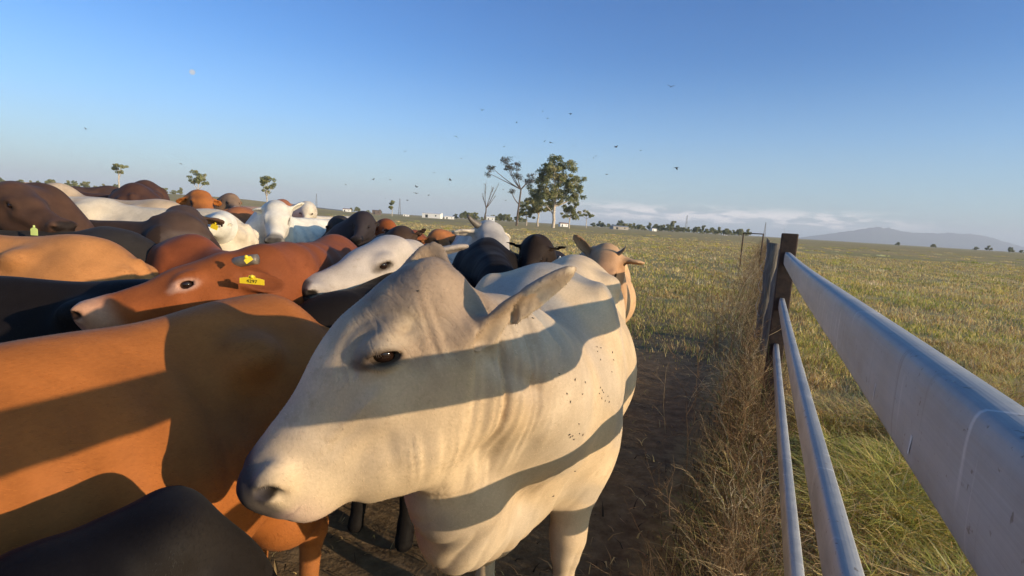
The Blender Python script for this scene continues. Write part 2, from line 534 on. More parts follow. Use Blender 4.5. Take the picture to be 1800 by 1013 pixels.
class Shape:
    """list of primitives in world (cow) space; each is blended with its own radius k"""
    def __init__(s): s.P = []; s.lo = np.full(3, 1e9); s.hi = -s.lo
    def grow(s, c, r):
        c = np.asarray(c, float); s.lo = np.minimum(s.lo, c - r); s.hi = np.maximum(s.hi, c + r)
    def ell(s, c, r, M=None, k=0.06, sub=False):
        c = np.array(c, float); r = np.array(r, float)
        A = np.eye(3) if M is None else np.array(M, float)
        s.P.append(('e', c, r, A, k, sub, c, r.max()))
        if not sub: s.grow(c, r.max())
        return s
    def cone(s, a, b, r1, r2, k=0.06, sub=False):
        a = np.array(a, float); b = np.array(b, float)
        s.P.append(('c', a, b, (r1, r2), k, sub, (a + b) / 2, np.linalg.norm(b - a) / 2 + max(r1, r2)))
        if not sub: s.grow(a, r1); s.grow(b, r2)
        return s
    def chain(s, pts, rad, k=0.06, kk=0.09):
        for i in range(len(pts) - 1): s.cone(pts[i], pts[i + 1], rad[i], rad[i + 1], k if i == 0 else kk)
        return s
    def eval(s, X):
        D = np.full(len(X), 1e3, f32)
        for p in s.P:
            near = np.linalg.norm(X - p[6].astype(f32), axis=1) < p[7] + 0.16
            if not near.any(): continue
            x = X[near]
            if p[0] == 'e':
                q = (x - p[1].astype(f32)) @ p[3].astype(f32)
                r = p[2].astype(f32)
                k0 = np.linalg.norm(q / r, axis=1); k1 = np.linalg.norm(q / (r * r), axis=1)
                d = k0 * (k0 - 1) / np.maximum(k1, 1e-6)
            else:
                ab = (p[2] - p[1]).astype(f32); xa = x - p[1].astype(f32)
                t = np.clip(xa @ ab / max(float(ab @ ab), 1e-9), 0, 1)
                d = np.linalg.norm(xa - t[:, None] * ab, axis=1) - (p[3][0] + t * (p[3][1] - p[3][0]))
            if p[5]: D[near] = -smin(-D[near], d, p[4])
            else: D[near] = smin(D[near], d, p[4])
        return D

CORN = np.array([(a, b, c) for a in (0, 1) for b in (0, 1) for c in (0, 1)])
def mesh_sdf(shape, h, extra=None):
    """surface nets in a narrow band"""
    B = 4
    lo = shape.lo - 3 * h; hi = shape.hi + 3 * h
    n = (np.ceil((hi - lo) / (h * B)).astype(int) + 1) * B
    nc = n // B
    ci = np.stack(np.meshgrid(*[np.arange(k) for k in nc], indexing='ij'), -1).reshape(-1, 3)
    cc = (lo + (ci + 0.5) * h * B).astype(f32)
    dc = shape.eval(cc)
    act = np.abs(dc) < h * B * 1.35 + 0.02
    F = np.repeat(np.repeat(np.repeat(np.where(dc < 0, -1., 1.).astype(f32).reshape(nc), B, 0), B, 1), B, 2)
    off = np.stack(np.meshgrid(*[np.arange(B)] * 3, indexing='ij'), -1).reshape(-1, 3)
    idx = (ci[act][:, None, :] * B + off[None]).reshape(-1, 3)
    X = (lo + idx * h).astype(f32)
    D = np.empty(len(X), f32)
    for q in range(0, len(X), 400000): D[q:q + 400000] = shape.eval(X[q:q + 400000])
    F[idx[:, 0], idx[:, 1], idx[:, 2]] = D
    Nn = F < 0
    cnt = sum(Nn[a:n[0] - 1 + a, b:n[1] - 1 + b, c:n[2] - 1 + c].astype(np.int8) for a, b, c in CORN)
    cells = np.argwhere((cnt > 0) & (cnt < 8))
    cv = np.stack([F[cells[:, 0] + a, cells[:, 1] + b, cells[:, 2] + c] for a, b, c in CORN], 1)
    acc = np.zeros((len(cells), 3)); w = np.zeros(len(cells))
    for e0 in range(8):
        for ax in range(3):
            if CORN[e0][ax]: continue
            e1 = e0 + (4, 2, 1)[ax]
            a, b = cv[:, e0], cv[:, e1]
            m = (a < 0) != (b < 0)
            t = np.where(m, a / np.where(m, a - b, 1), 0)
            p = np.repeat(CORN[e0][None].astype(float), len(cells), 0); p[:, ax] += t
            acc[m] += p[m]; w[m] += 1
    V = lo + (cells + acc / w[:, None]) * h
    I = np.full(n, -1, np.int32); I[cells[:, 0], cells[:, 1], cells[:, 2]] = np.arange(len(cells))
    Qs = []
    for ax in range(3):
        o = [0, 0, 0]; o[ax] = 1
        A = Nn[:n[0] - o[0], :n[1] - o[1], :n[2] - o[2]]; Bm = Nn[o[0]:, o[1]:, o[2]:]
        u, v = (ax + 1) % 3, (ax + 2) % 3
        for flip, M in ((False, A & ~Bm), (True, ~A & Bm)):
            g = np.argwhere(M)
            g = g[(g[:, u] > 0) & (g[:, v] > 0)]
            du = np.zeros(3, int); du[u] = 1; dv = np.zeros(3, int); dv[v] = 1
            q = np.stack([I[tuple((g - x).T)] for x in (du + dv, dv, 0 * du, du)], 1)
            q = q[(q >= 0).all(1)]
            Qs.append(q[:, ::-1] if flip else q)
    return V, np.concatenate(Qs)

def vert_normals(V, Q):
    a = V[Q[:, 2]] - V[Q[:, 0]]; b = V[Q[:, 3]] - V[Q[:, 1]]
    fn = np.cross(a, b); n = np.zeros_like(V)
    for k in range(4): np.add.at(n, Q[:, k], fn)
    return n / np.maximum(np.linalg.norm(n, axis=1)[:, None], 1e-9)
def ridge(s, z, seed, sharp=1.0):
    r = 1 - np.abs(vnoise(s, z, 1.0, seed) * 2 - 1)
    return r ** sharp
def relief(V, Q, H, sc, seed):
    """ribs, flank hollow, neck folds, loose skin"""
    n = vert_normals(V, Q)
    x, y, z = V.T / sc
    w = (vnoise(x * 3, z * 3, 1.0, seed) - .5)
    D = -.0055 * sstep(.45, .2, x) * sstep(-.5, -.2, x) * sstep(.75, .95, z) * np.sin(x * 44 + z * 6 + w * 3) * sstep(1.25, 1.15, z)
    D += -.012 * np.exp(-((x + .30) / .09) ** 2 - ((z - 1.10) / .07) ** 2)          # hollow before the hip
    D += .013 * (vnoise(x * 5, z * 5 + y * 3, 1.0, seed + 3) - .5)
    nk = sstep(.55, .75, x) * sstep(.7, .9, z)
    if H is not None: nk = nk * sstep(-.04, -.12, H.loc(V)[:, 0])
    D += -.0035 * nk * (ridge(x * 22 + w * 2 + z * 4, z * 2.5, seed + 5, 1.8) - .3)
    sh = np.exp(-((x - .36 - .1 * (1 - z)) / .035) ** 2) * sstep(.75, .95, z) * sstep(1.3, 1.15, z)
    D += -.014 * sh                                                                  # crease behind the shoulder
    return V + n * (D * sc)[:, None]
def fur(name, V, Q, C, root, n, length=.009, width=.0014, seed=1, keep=None, lift=.2):
    """short lying hair: thin slivers rooted over the skin, pointing back and down"""
    r = np.random.default_rng(seed)
    nrm = vert_normals(V, Q)
    q = Q if keep is None else Q[keep[Q[:, 0]]]
    A = .5 * np.linalg.norm(np.cross(V[q[:, 2]] - V[q[:, 0]], V[q[:, 3]] - V[q[:, 1]]), axis=1)
    f = r.choice(len(q), n, p=A / A.sum())
    a, b_ = r.random((n, 1)), r.random((n, 1))
    i = q[f]
    def lerp(T): return (T[i[:, 0]] * (1 - a) + T[i[:, 1]] * a) * (1 - b_) + (T[i[:, 3]] * (1 - a) + T[i[:, 2]] * a) * b_
    P = lerp(V); Nn = lerp(nrm); col = lerp(C)
    flow = np.array((-.75, 0, -.65))[None] + .5 * (np.stack([vnoise(P[:, 0] * 4, P[:, 2] * 4, 1.0, seed + k) for k in (1, 2, 3)], 1) - .5) + r.normal(0, .16, (n, 3))
    flow -= Nn * (flow * Nn).sum(1, keepdims=True); flow /= np.linalg.norm(flow, axis=1)[:, None]
    d = flow * (1 - lift * .3) + Nn * lift * r.uniform(.4, 1.2, (n, 1))
    s = np.cross(flow, Nn)
    L = length * r.uniform(.5, 1.3, (n, 1)); w = width * .5
    P = P - Nn * .0008
    Vv = np.stack([P - s * w, P + s * w, P + d * L], 1).reshape(-1, 3)
    cc = np.repeat(np.clip(col * r.uniform(.70, 1.34, (n, 1)), 0, 1), 3, 0)
    return mesh_obj(name, Vv, np.arange(n * 3).reshape(-1, 3), FURM, root, True, {'tint': cc})
def unit(v): v = np.asarray(v, float); return v / max(np.linalg.norm(v), 1e-9)

class Head:
    """head frame from poll to nose; u forward, v to the animal's left, w up from the forehead"""
    def __init__(s, poll, nose, up=(0, 0, 1), roll=0.0, scale=None):
        s.P = np.array(poll, float); n = np.array(nose, float) - s.P
        s.s = (np.linalg.norm(n) / 0.53) if scale is None else scale
        n = unit(n); up = np.array(up, float)
        w = unit(up - n * (up @ n)); v = np.cross(w, n)
        if roll:
            w, v = w * math.cos(roll) + v * math.sin(roll), v * math.cos(roll) - w * math.sin(roll)
        a = R(10.9)
        s.u = n * math.cos(a) + w * math.sin(a); s.w = w * math.cos(a) - n * math.sin(a); s.v = v
        s.M = np.stack([s.u, s.v, s.w], 1)
        s.eye = (.165, -.062); s.ev = (.1, .1); s.nos = (.505, -.092); s.nv = .06; s.tilt = 0.0; s.ear0 = (.005, .088, -.072); s.crw = -.06
    def at(s, u, v, w): return s.P + s.M @ (np.array((u, v, w), float) * s.s)
    def dir(s, u, v, w): return unit(s.M @ np.array((u, v, w), float))
    def loc(s, X): return ((X - s.P) @ s.M) / s.s
    def rot(s, yaw=0, pitch=0, roll=0):
        Rm = Matrix.Rotation(yaw, 3, 'Z') @ Matrix.Rotation(pitch, 3, 'Y') @ Matrix.Rotation(roll, 3, 'X')
        return s.M @ np.array(Rm)

def add_head(S, H, crest=0.0, ears=(None, None), fine=False, hump=0):
    k = H.s
    def E(c, r, kk=.05, sub=False, yaw=0, pitch=0, roll=0): S.ell(H.at(*c), np.array(r) * k, H.rot(yaw, pitch, roll), kk * k, sub)
    def C(a, b, r1, r2, kk=.05, sub=False): S.cone(H.at(*a), H.at(*b), r1 * k, r2 * k, kk * k, sub)
    E((.085, 0, -.095), (.135, .098, .100), .06)          # cranium
    E((.125, 0, -.045), (.125, .088, .050), .05)          # forehead plate
    C((.20, 0, -.088), (.405, 0, -.100), .074, .056, .06)  # nose bridge
    E((.30, 0, -.135), (.15, .058, .062), .06)
    for sg in (1, -1):
        E((.125, sg * .058, -.165), (.115, .036, .092), .06, pitch=.25)   # cheek
        C((.15, sg * .050, -.225), (.36, sg * .026, -.180), .036, .027, .05)  # jaw bone
        C((.21, sg * .070, -.105), (.33, sg * .052, -.115), .030, .022, .05)  # cheek ridge
        E((.475, sg * .038, -.088), (.040, .034, .040), .03)             # nostril wing
    C((.15, 0, -.20), (.36, 0, -.175), .035, .028, .06)
    E((.445, 0, -.120), (.068, .072, .066), .045)         # muzzle
    E((.425, 0, -.178), (.060, .046, .026), .018)         # lower lip and chin
    C((.03, .05, -.03), (.03, -.05, -.03), .042, .042, .05)  # poll
    if crest:
        E((-.030, 0, .010 + crest * .3), (.050, .055, .045 + crest), .05, pitch=-.25)
    # ears: a cupped leaf each, direction given in head axes
    for sg, ed in ((1, ears[0]), (-1, ears[1])):
        if ed is False: continue
        if ed is None: ed = ((-.15, sg * 1.0, -.22), (.55, 0, -.45), .21)
        d, face, L = ed[:3]; ew_ = ed[3] if len(ed) > 3 else .046
        base = H.at(H.ear0[0], sg * H.ear0[1], H.ear0[2])
        D = H.dir(*d); Fc = H.dir(*face); Fc = unit(Fc - D * (Fc @ D)); Sd = np.cross(D, Fc)
        M = np.stack([D, Sd, Fc], 1)
        S.cone(base, base + D * .05 * k, .036 * k, .030 * k, .04 * k)
        L = L * k
        S.ell(base + D * L * .60, (L * .52, ew_ * k, .018 * k), M, .02 * k)
        S.ell(base + D * L * .62 + Fc * .022 * k, (L * .46, ew_ * .74 * k, .022 * k), M, .012 * k, True)

def surf_v(S, H, u, w, sg):
    v = np.linspace(.20, .0, 81)
    X = np.array([H.at(u, sg * t, w) for t in v], f32)
    d = S.eval(X)
    i = np.argmax(d < 0)
    return float(v[i]) if (d < 0).any() else .08

def add_features(S, H, lids=False):
    """nostrils, mouth line, eye openings; the eye sits where the face surface is"""
    k = H.s
    eu, ew = H.eye[:2]
    def E(c, r, kk=.05, sub=False, yaw=0, pitch=0, roll=0): S.ell(H.at(*c), np.array(r) * k, H.rot(yaw, pitch, roll), kk * k, sub)
    def C(a, b, r1, r2, kk=.05, sub=False): S.cone(H.at(*a), H.at(*b), r1 * k, r2 * k, kk * k, sub)
    H.ev = surf_v(S, H, eu, ew, 1), surf_v(S, H, eu, ew, -1)
    nu, nw = getattr(H, 'nos', (.505, -.092))
    nv = H.nv = surf_v(S, H, nu - .01, nw, 1)
    for sg in (1, -1):
        ev = H.ev[0 if sg > 0 else 1]
        E((eu - .006, sg * (ev - (.012 if lids else .006)), ew + .012), (.046, .020, .030), .03, yaw=-sg * .15, pitch=.2)
        if lids:
            for up, rr in ((1, .0115), (-1, .0080)):
                pr = None
                for t in np.linspace(-1, 1, 7):
                    du, dw = -t * .031, up * (.017 if up > 0 else .014) * (1 - t * t) + t * .004
                    ct, st_ = math.cos(H.tilt), math.sin(H.tilt)
                    q = H.at(eu + du * ct - dw * st_, sg * (ev + .006 - .010 * abs(t) ** 2), ew + du * st_ + dw * ct)
                    if pr is not None: S.cone(pr, q, rr * k, rr * k, .010 * k)
                    pr = q
        E((eu, sg * (ev + .002), ew), (.029, .020, .0115 if lids else .0125), .006, True, pitch=.15 - H.tilt * 1.2)
        E((nu - .022, sg * (nv + .002), nw + .006), (.034, .017, .030), .025)
        E((nu, sg * (nv + .010), nw), (.021, .022, .012), .008, True, yaw=-sg * .3, pitch=-.5)
        E((nu - .012, sg * (nv + .016), nw - .016), (.009, .012, .018), .012, True, pitch=.4)
        C((.485, sg * .040, -.168), (.41, sg * .066, -.158), .0040, .0025, .010, True)

def bezier(p0, p1, p2, p3, n):
    t = np.linspace(0, 1, n)[:, None]
    return (1 - t) ** 3 * p0 + 3 * (1 - t) ** 2 * t * p1 + 3 * (1 - t) * t * t * p2 + t ** 3 * p3

def cattle_body(H, sc=1.0, fat=1.0, hump=0.5, dewlap=0.5, sag=0.0, ears=(None, None), crest=0.0, legs=0, lift=0.0):
    """cow space: x forward, y left, z up, origin on the ground under the barrel"""
    S = Shape()
    def p(x, y, z): return np.array((x, y, z)) * sc
    def E(c, r, k=.10, M=None): S.ell(p(*c), np.array(r) * sc, M, k * sc)
    def C(a, b, r1, r2, k=.06): S.cone(p(*a), p(*b), r1 * sc, r2 * sc, k * sc)
    E((.02, 0, .93), (.80, .30 * fat, .35))
    E((-.10, 0, .86), (.60, .33 * fat, .29))
    E((.48, 0, .98), (.38, .245 * fat, .38))
    E((-.62, 0, 1.04), (.40, .25 * fat, .29))
    C((-.72, 0, 1.24), (.40, 0, 1.26), .060, .060, .14)
    if hump: E((.48, 0, 1.29 + .05 * hump), (.19, .085, .09 + .07 * hump), .12)
    E((.72, 0, .80), (.20, .15, .24), .12)
    for s in (1, -1):
        E((-.44, s * .19, 1.215), (.085, .060, .050), .09)
        E((-.94, s * .105, 1.13), (.07, .05, .055), .06)
        E((.50, s * .19, 1.02), (.18, .075, .30), .10)
        E((.60, s * .17, .84), (.12, .09, .16), .10)
        E((-.70, s * .17, .88), (.23, .115, .32), .10)
        a, b = (.03, -.05) if (s > 0) == (legs == 0) else (-.06, .06)
        C((.56, s * .17, .80), (.55 + a, s * .155, .47), .095, .058, .10)
        C((.55 + a, s * .155, .47), (.55 + a, s * .15, .40), .055, .048, .04)
        C((.55 + a, s * .15, .40), (.54 + a, s * .15, .14), .038, .034, .03)
        C((.54 + a, s * .15, .14), (.57 + a, s * .15, .05), .040, .048, .03)
        C((-.76, s * .17, .80), (-.66 + b, s * .17, .62), .13, .085, .10)
        C((-.66 + b, s * .17, .62), (-.84 + b, s * .16, .48), .080, .052, .06)
        C((-.84 + b, s * .16, .48), (-.82 + b, s * .155, .14), .046, .036, .04)
        C((-.82 + b, s * .155, .14), (-.79 + b, s * .155, .05), .042, .050, .03)
    # tail
    T = [p(-.96, 0, 1.20), p(-1.04, 0, 1.08), p(-1.05, .01, .80), p(-1.04, .02, .50), p(-1.04, .02, .32)]
    S.chain(T, [.035 * sc, .028 * sc, .020 * sc, .022 * sc, .035 * sc], .05, .02)
    if H is not None:
        k = H.s
        pc, pt = H.at(.03, 0, H.crw), H.at(.06, 0, -.185)
        wc, wt = p(.45, 0, 1.20), p(.60, 0, .92)
        back = -H.u
        L = np.linalg.norm(pc - wc)
        crest_l = bezier(wc, wc + p(.9, 0, .15) * L * .35, pc + (back * .7 + np.array((0, 0, -.1))) * L * .33, pc, 7)
        crest_l[:, 2] -= sag * np.sin(np.linspace(0.25, math.pi, 7)) ** .8
        throat = bezier(wt, wt + p(.8, 0, .05) * L * .45, pt + (back * .8 + np.array((0, 0, -.35))) * L * .28, pt, 7)
        rc = np.linspace(.15, .088, 7) * sc; rt = np.linspace(.19, .072, 7) * sc
        S.chain(crest_l, rc, .12 * sc); S.chain(throat, rt, .12 * sc)
        S.chain((crest_l + throat) / 2, np.linspace(.19, .085, 7) * sc, .14 * sc)
        if dewlap:
            dl = throat[:6] + np.array((0, 0, -1.)) * (np.array([.10, .13, .12, .09, .06, .03])[:, None] * dewlap * sc) * 1.3
            S.chain(dl, np.array([.075, .055, .042, .034, .028, .024]) * sc, .13 * sc)
        add_head(S, H, crest, ears)
    return S

# ------------------------------------------------------------------ cattle materials
def coat_mat():
    m, nt, b = new_mat('short_cattle_hair')
    a = N(nt, 'ShaderNodeAttribute', attribute_name='coat').outputs['Color']
    co = objco(nt)
    blot = noise(nt, co, 5.0, 6, 0.62)
    hair = noise(nt, mapping(nt, co, (70, 170, 170)), 1.0, 4, 0.65)
    hair2 = noise(nt, mapping(nt, co, (260, 260, 90)), 1.0, 3, 0.6)
    c = mixc(nt, 1.0, a, mixc(nt, mrange(nt, blot, .25, .75), (.72, .70, .68), (1.20, 1.20, 1.20)), 'MULTIPLY')
    c = mixc(nt, 1.0, c, mixc(nt, mrange(nt, hair, .3, .7), (.92, .915, .91), (1.06, 1.06, 1.06)), 'MULTIPLY')
    dirt = mathn(nt, 'MULTIPLY', mrange(nt, noise(nt, co, 17.0, 6, 0.7), .56, .72, 0, .55), mrange(nt, noise(nt, co, 2.5, 2, 0.5), .45, .6))
    c = mixc(nt, dirt, c, mixc(nt, 1.0, c, (.55, .48, .40), 'MULTIPLY'))
    nt.links.new(c, b.inputs['Base Color'])
    b.inputs['Roughness'].default_value = 0.62
    nt.links.new(mrange(nt, a, 0.0, 0.35, 0.05, 0.24), b.inputs['Specular IOR Level'])
    b.inputs['Sheen Weight'].default_value = 0.02
    b.inputs['Sheen Roughness'].default_value = 0.4
    # fold: vertical skin wrinkles where the neck creases
    fa = N(nt, 'ShaderNodeAttribute', attribute_name='fold').outputs['Fac']
    wv = N(nt, 'ShaderNodeTexNoise', ins={'Scale': 1.0, 'Detail': 2.5, 'Roughness': .5, 'Distortion': .5})
    nt.links.new(mapping(nt, N(nt, 'ShaderNodeAttribute', attribute_name='foldco').outputs['Vector'], (1, 1, 1)), wv.inputs['Vector'])
    ridge = mathn(nt, 'MULTIPLY', mathn(nt, 'ABSOLUTE', mathn(nt, 'SUBTRACT', wv.outputs['Fac'], 0.5)), 6.0)
    ridge = mathn(nt, 'MINIMUM', ridge, 1.0)
    h1 = mathn(nt, 'MULTIPLY', mathn(nt, 'MULTIPLY', ridge, fa), 1.0)
    hsum = mathn(nt, 'ADD', mathn(nt, 'MULTIPLY', hair, 0.05), mathn(nt, 'MULTIPLY', hair2, 0.03))
    hsum = mathn(nt, 'ADD', hsum, mathn(nt, 'MULTIPLY', blot, 0.35))
    hsum = mathn(nt, 'ADD', hsum, h1)
    bump(nt, b, hsum, 0.55, 0.012)
    return m
COAT = coat_mat()
FURM = attr_mat('lying_hair', 'tint', .6, trans=.15, spec=.2)
EYE, _nt, _b = new_mat('wet_dark_eye')
_b.inputs['Base Color'].default_value = (.018, .009, .006, 1); _b.inputs['Roughness'].default_value = .06
HORN = simple_mat('horn', (.16, .13, .10), .45, var=.4, scale=30)
TAGY = simple_mat('yellow_tag_plastic', (.85, .62, .03), .35, var=.08)
TAGP = simple_mat('pale_green_tag_plastic', (.62, .72, .22), .4, var=.1)
TAGR = simple_mat('red_tag_plastic', (.65, .04, .03), .35, var=.1)
INK = simple_mat('black_ink', (.02, .02, .02), .5, var=.0)

def uvball(c, r, n=16, m=12, sc=(1, 1, 1)):
    V = []; Q = []
    for i in range(m + 1):
        th = math.pi * i / m
        for j in range(n):
            ph = 2 * math.pi * j / n
            V.append((c[0] + r * sc[0] * math.sin(th) * math.cos(ph), c[1] + r * sc[1] * math.sin(th) * math.sin(ph), c[2] + r * sc[2] * math.cos(th)))
    for i in range(m):
        for j in range(n):
            Q.append((i * n + j, (i + 1) * n + j, (i + 1) * n + (j + 1) % n, i * n + (j + 1) % n))
    return V, Q

def blend(c, m, d):
    return c * (1 - m[:, None]) + np.array(d)[None] * m[:, None]

def coat_colour(V, H, sc, spec):
    base = np.array(spec['col'], float)
    c = np.tile(base, (len(V), 1))
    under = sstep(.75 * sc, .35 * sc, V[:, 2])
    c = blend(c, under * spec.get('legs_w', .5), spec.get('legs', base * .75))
    n1 = vnoise(V[:, 0] * 1.0 + 7, V[:, 2] + V[:, 1], .16, spec.get('seed', 1))
    if 'cloud' in spec:                                   # smoky patches over neck, hump, face
        m = sstep(.35, .75, n1) * sstep(.1, .5, V[:, 0]) * spec.get('cloud_w', .6)
        c = blend(c, m, spec['cloud'])
    if H is not None:
        L = H.loc(V)
        inh = (L[:, 0] > -.12) & (L[:, 0] < .62) & (np.abs(L[:, 1]) < .16) & (L[:, 2] > -.30) & (L[:, 2] < .13)
        if 'face' in spec:
            m = sstep(-.04, .06, L[:, 0]) * inh * spec.get('face_w', .7)
            c = blend(c, m, spec['face'])
        if 'muz' in spec:
            m = sstep(.37, .44, L[:, 0] - .25 * (L[:, 2] + .1)) * inh
            c = blend(c, m * spec.get('muz_w', .8), spec['muz'])
        nosep = sstep(.472, .492, L[:, 0]) * sstep(.075, .05, np.abs(L[:, 1])) * inh * (L[:, 2] > -.15)
        c = blend(c, nosep * .85, spec.get('nose', (.05, .035, .03)))
        for sg in (1, -1):
            d = np.sqrt(((L[:, 0] - H.nos[0]) / .027) ** 2 + ((L[:, 1] - sg * H.nv) / .075) ** 2 + ((L[:, 2] - H.nos[1]) / .018) ** 2)
            c = blend(c, sstep(1.15, .7, d) * .95, (.012, .008, .007))
            ct, st_ = math.cos(H.tilt), math.sin(H.tilt)
            eu_ = (L[:, 0] - H.eye[0]) * ct + (L[:, 2] - H.eye[1]) * st_; ew_ = -(L[:, 0] - H.eye[0]) * st_ + (L[:, 2] - H.eye[1]) * ct
            side = np.abs(L[:, 1] - sg * .100) < .06
            d = np.sqrt(((eu_ - .006) / .050) ** 2 + (ew_ / .024) ** 2)
            c = blend(c, sstep(1.2, .55, d + .5 * (n1 - .5)) * .92 * side, spec.get('rim', (.045, .028, .02)))
            d = np.sqrt(((eu_ - .046) / .022) ** 2 + ((ew_ + .012) / .013) ** 2)
            c = blend(c, sstep(1.2, .5, d) * .6 * side, spec.get('rim', (.045, .028, .02)))
        c = blend(c, ((L[:, 2] + .158) ** 2 / .0020 ** 2 < 1) * (L[:, 0] > .44) * (L[:, 0] < .49) * inh * .5, (.06, .035, .03))
    if 'fn' in spec: c = spec['fn'](V, H, c, n1)
    return np.clip(c, .004, .95)

def make_cow(name, label, x, y, heading, spec, poll=None, nose=None, sc=1.0, h=.018, group='cattle of the herd', cat=None,
             horns=None, tags=(), roll=0.0, up=(0, 0, 1), hscale=None, **kw):
    """x, y, heading: place and direction the trunk points (radians, 0 = +x). poll, nose: world points of the head"""
    root = empty(name, (x, y, 0), heading)
    tag(root, label, cat or 'cow', group)
    Mi = (Matrix.Translation((x, y, 0)) @ Matrix.Rotation(heading, 4, 'Z')).inverted()
    H = None
    if poll is not None:
        pl = Mi @ Vector(poll); ns = Mi @ Vector(nose)
        upl = Mi.to_3x3() @ Vector(up)
        H = Head(pl, ns, upl, roll, hscale)
    elif 'head' in kw:
        hp = kw.pop('head'); H = Head(np.array(hp[0]) * sc, np.array(hp[1]) * sc, roll=roll)
    kw.pop('head', None)
    if H is not None and 'eye' in spec: H.eye = spec['eye']
    if H is not None and 'nos' in spec: H.nos = spec['nos']
    if H is not None: H.tilt = spec.get('tilt', 0.0); H.ear0 = spec.get('ear0', H.ear0); H.crw = spec.get('crw', H.crw)
    S = cattle_body(H, sc, **kw)
    if 'extra' in spec: spec['extra'](S, H, sc)
    if H is not None: add_features(S, H, spec.get('lids'))
    V, Q = mesh_sdf(S, h)
    if H is None or not spec.get('post'): V = relief(V, Q, H, sc, int(abs(x * 37 + y * 11)))
    if H is not None and spec.get('post'): V = spec['post'](V, Q, H)
    ffn = spec.get('fold')
    if ffn: fold, fco = ffn(V, H)
    else: fold, fco = np.zeros(len(V)), V * 8
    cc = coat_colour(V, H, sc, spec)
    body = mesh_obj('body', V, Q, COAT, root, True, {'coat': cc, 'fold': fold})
    if spec.get('fur'):
        nf, fl = spec['fur']
        camp = np.array(Mi @ Vector((0, 0, CAM_H)))
        nrm = vert_normals(V, Q); dv = camp - V; dist = np.linalg.norm(dv, axis=1)
        kp = ((nrm * dv).sum(1) / dist > -.3) & (dist < 4.6)
        if H is not None:
            L = H.loc(V)
            for sg in (1, -1): kp &= (((L[:, 0] - H.eye[0]) / .032) ** 2 + ((L[:, 1] - sg * .1) / .06) ** 2 + ((L[:, 2] - H.eye[1]) / .018) ** 2) > 1
            kp &= ~((L[:, 0] > .475) & (np.abs(L[:, 1]) < .08) & (L[:, 2] < .0) & (L[:, 2] > -.2))
        fur('hair', V, Q, cc, root, nf, fl, seed=5, keep=kp)
    fa = body.data.attributes.new('foldco', 'FLOAT_VECTOR', 'POINT'); fa.data.foreach_set('vector', np.asarray(fco, np.float32).ravel())
    sm = body.modifiers.new('smooth', 'SMOOTH'); sm.factor = .5; sm.iterations = 2
    if H is not None:
        k = H.s
        for sg in (1, -1):
            v, q = uvball((0, 0, 0), .0215 * k, 20, 14)
            v = np.array(v) @ H.M.T + H.at(H.eye[0], sg * (H.ev[0 if sg > 0 else 1] - (.0200 if spec.get('lids') else .0115)), H.eye[1])
            mesh_obj('eye', v, np.array(q), EYE, root)
        if horns:
            for sg in (1, -1):
                hh = horns if not isinstance(horns, dict) else horns.get(sg)
                if not hh: continue
                L = hh[0]; d1 = H.dir(hh[1][0], sg * hh[1][1], hh[1][2]); d2 = H.dir(hh[2][0], sg * hh[2][1], hh[2][2])
                b0 = H.at(.005, sg * .070, -.02)
                pts = [b0 + d1 * L * t * (1 - t * .5) + d2 * L * t * t * .5 for t in np.linspace(0, 1, 8)]
                r0 = hh[3] if len(hh) > 3 else .024
                tip = hh[4] if len(hh) > 4 else .15
                MB().tube(pts, [r0 * k * (1 - (1 - tip) * t ** 1.3) for t in np.linspace(0, 1, 8)], 12).build('horn', HORN, root)
    for t in tags: ear_tag(root, Mi, H, *t)
    return root, H, Mi

def ear_tag(root, Mi, H, pos, xdir, ydir, size=(.055, .07), mat=None, text=None):
    """pos, xdir, ydir in world space: centre, writing direction, up direction of the plate"""
    M3 = Mi.to_3x3()
    c = Mi @ Vector(pos); X = (M3 @ Vector(xdir)).normalized(); Y_ = M3 @ Vector(ydir); Y_ = (Y_ - X * Y_.dot(X)).normalized(); Z_ = X.cross(Y_)
    w, hh = size
    out = [(-.5, -.5), (.5, -.5), (.5, .18), (.32, .30), (.14, .36), (.12, .62), (-.12, .62), (-.14, .36), (-.32, .30), (-.5, .18)]
    V = []
    for z in (-.0012, .0012):
        for a, b_ in out:
            bend = 0.0
            V.append(c + X * a * w + Y_ * b_ * hh + Z_ * (z + bend))
    n = len(out)
    Q = [(k, (k + 1) % n, n + (k + 1) % n, n + k) for k in range(n)]
    me = bpy.data.meshes.new('ear_tag')
    me.from_pydata([tuple(v) for v in V], [], [tuple(range(n))[::-1], tuple(range(n, 2 * n))] + Q)
    me.materials.append(mat or TAGY)
    o = bpy.data.objects.new('ear_tag', me); COL.objects.link(o); o.parent = root
    v, q = uvball((0, 0, 0), .007)
    v = np.array(v) + np.array(c + Y_ * hh * .48)
    mesh_obj('button', v, np.array(q), mat or TAGY, o)
    if text:
        cu = bpy.data.curves.new('number', 'FONT'); cu.body = text; cu.size = hh * .62; cu.align_x = 'CENTER'; cu.align_y = 'CENTER'; cu.extrude = .0004
        t = bpy.data.objects.new('number_tmp', cu); COL.objects.link(t)
        bpy.context.view_layer.update()
        dg = bpy.context.evaluated_depsgraph_get()
        me = bpy.data.meshes.new_from_object(t.evaluated_get(dg))
        bpy.data.objects.remove(t)
        M = Matrix((tuple(X) , tuple(Y_), tuple(Z_))).transposed().to_4x4(); M.translation = c - Y_ * hh * .12 + Z_ * .0022
        me.transform(M); me.materials.clear(); me.materials.append(INK)
        to = bpy.data.objects.new('number', me); COL.objects.link(to); to.parent = o
    return o
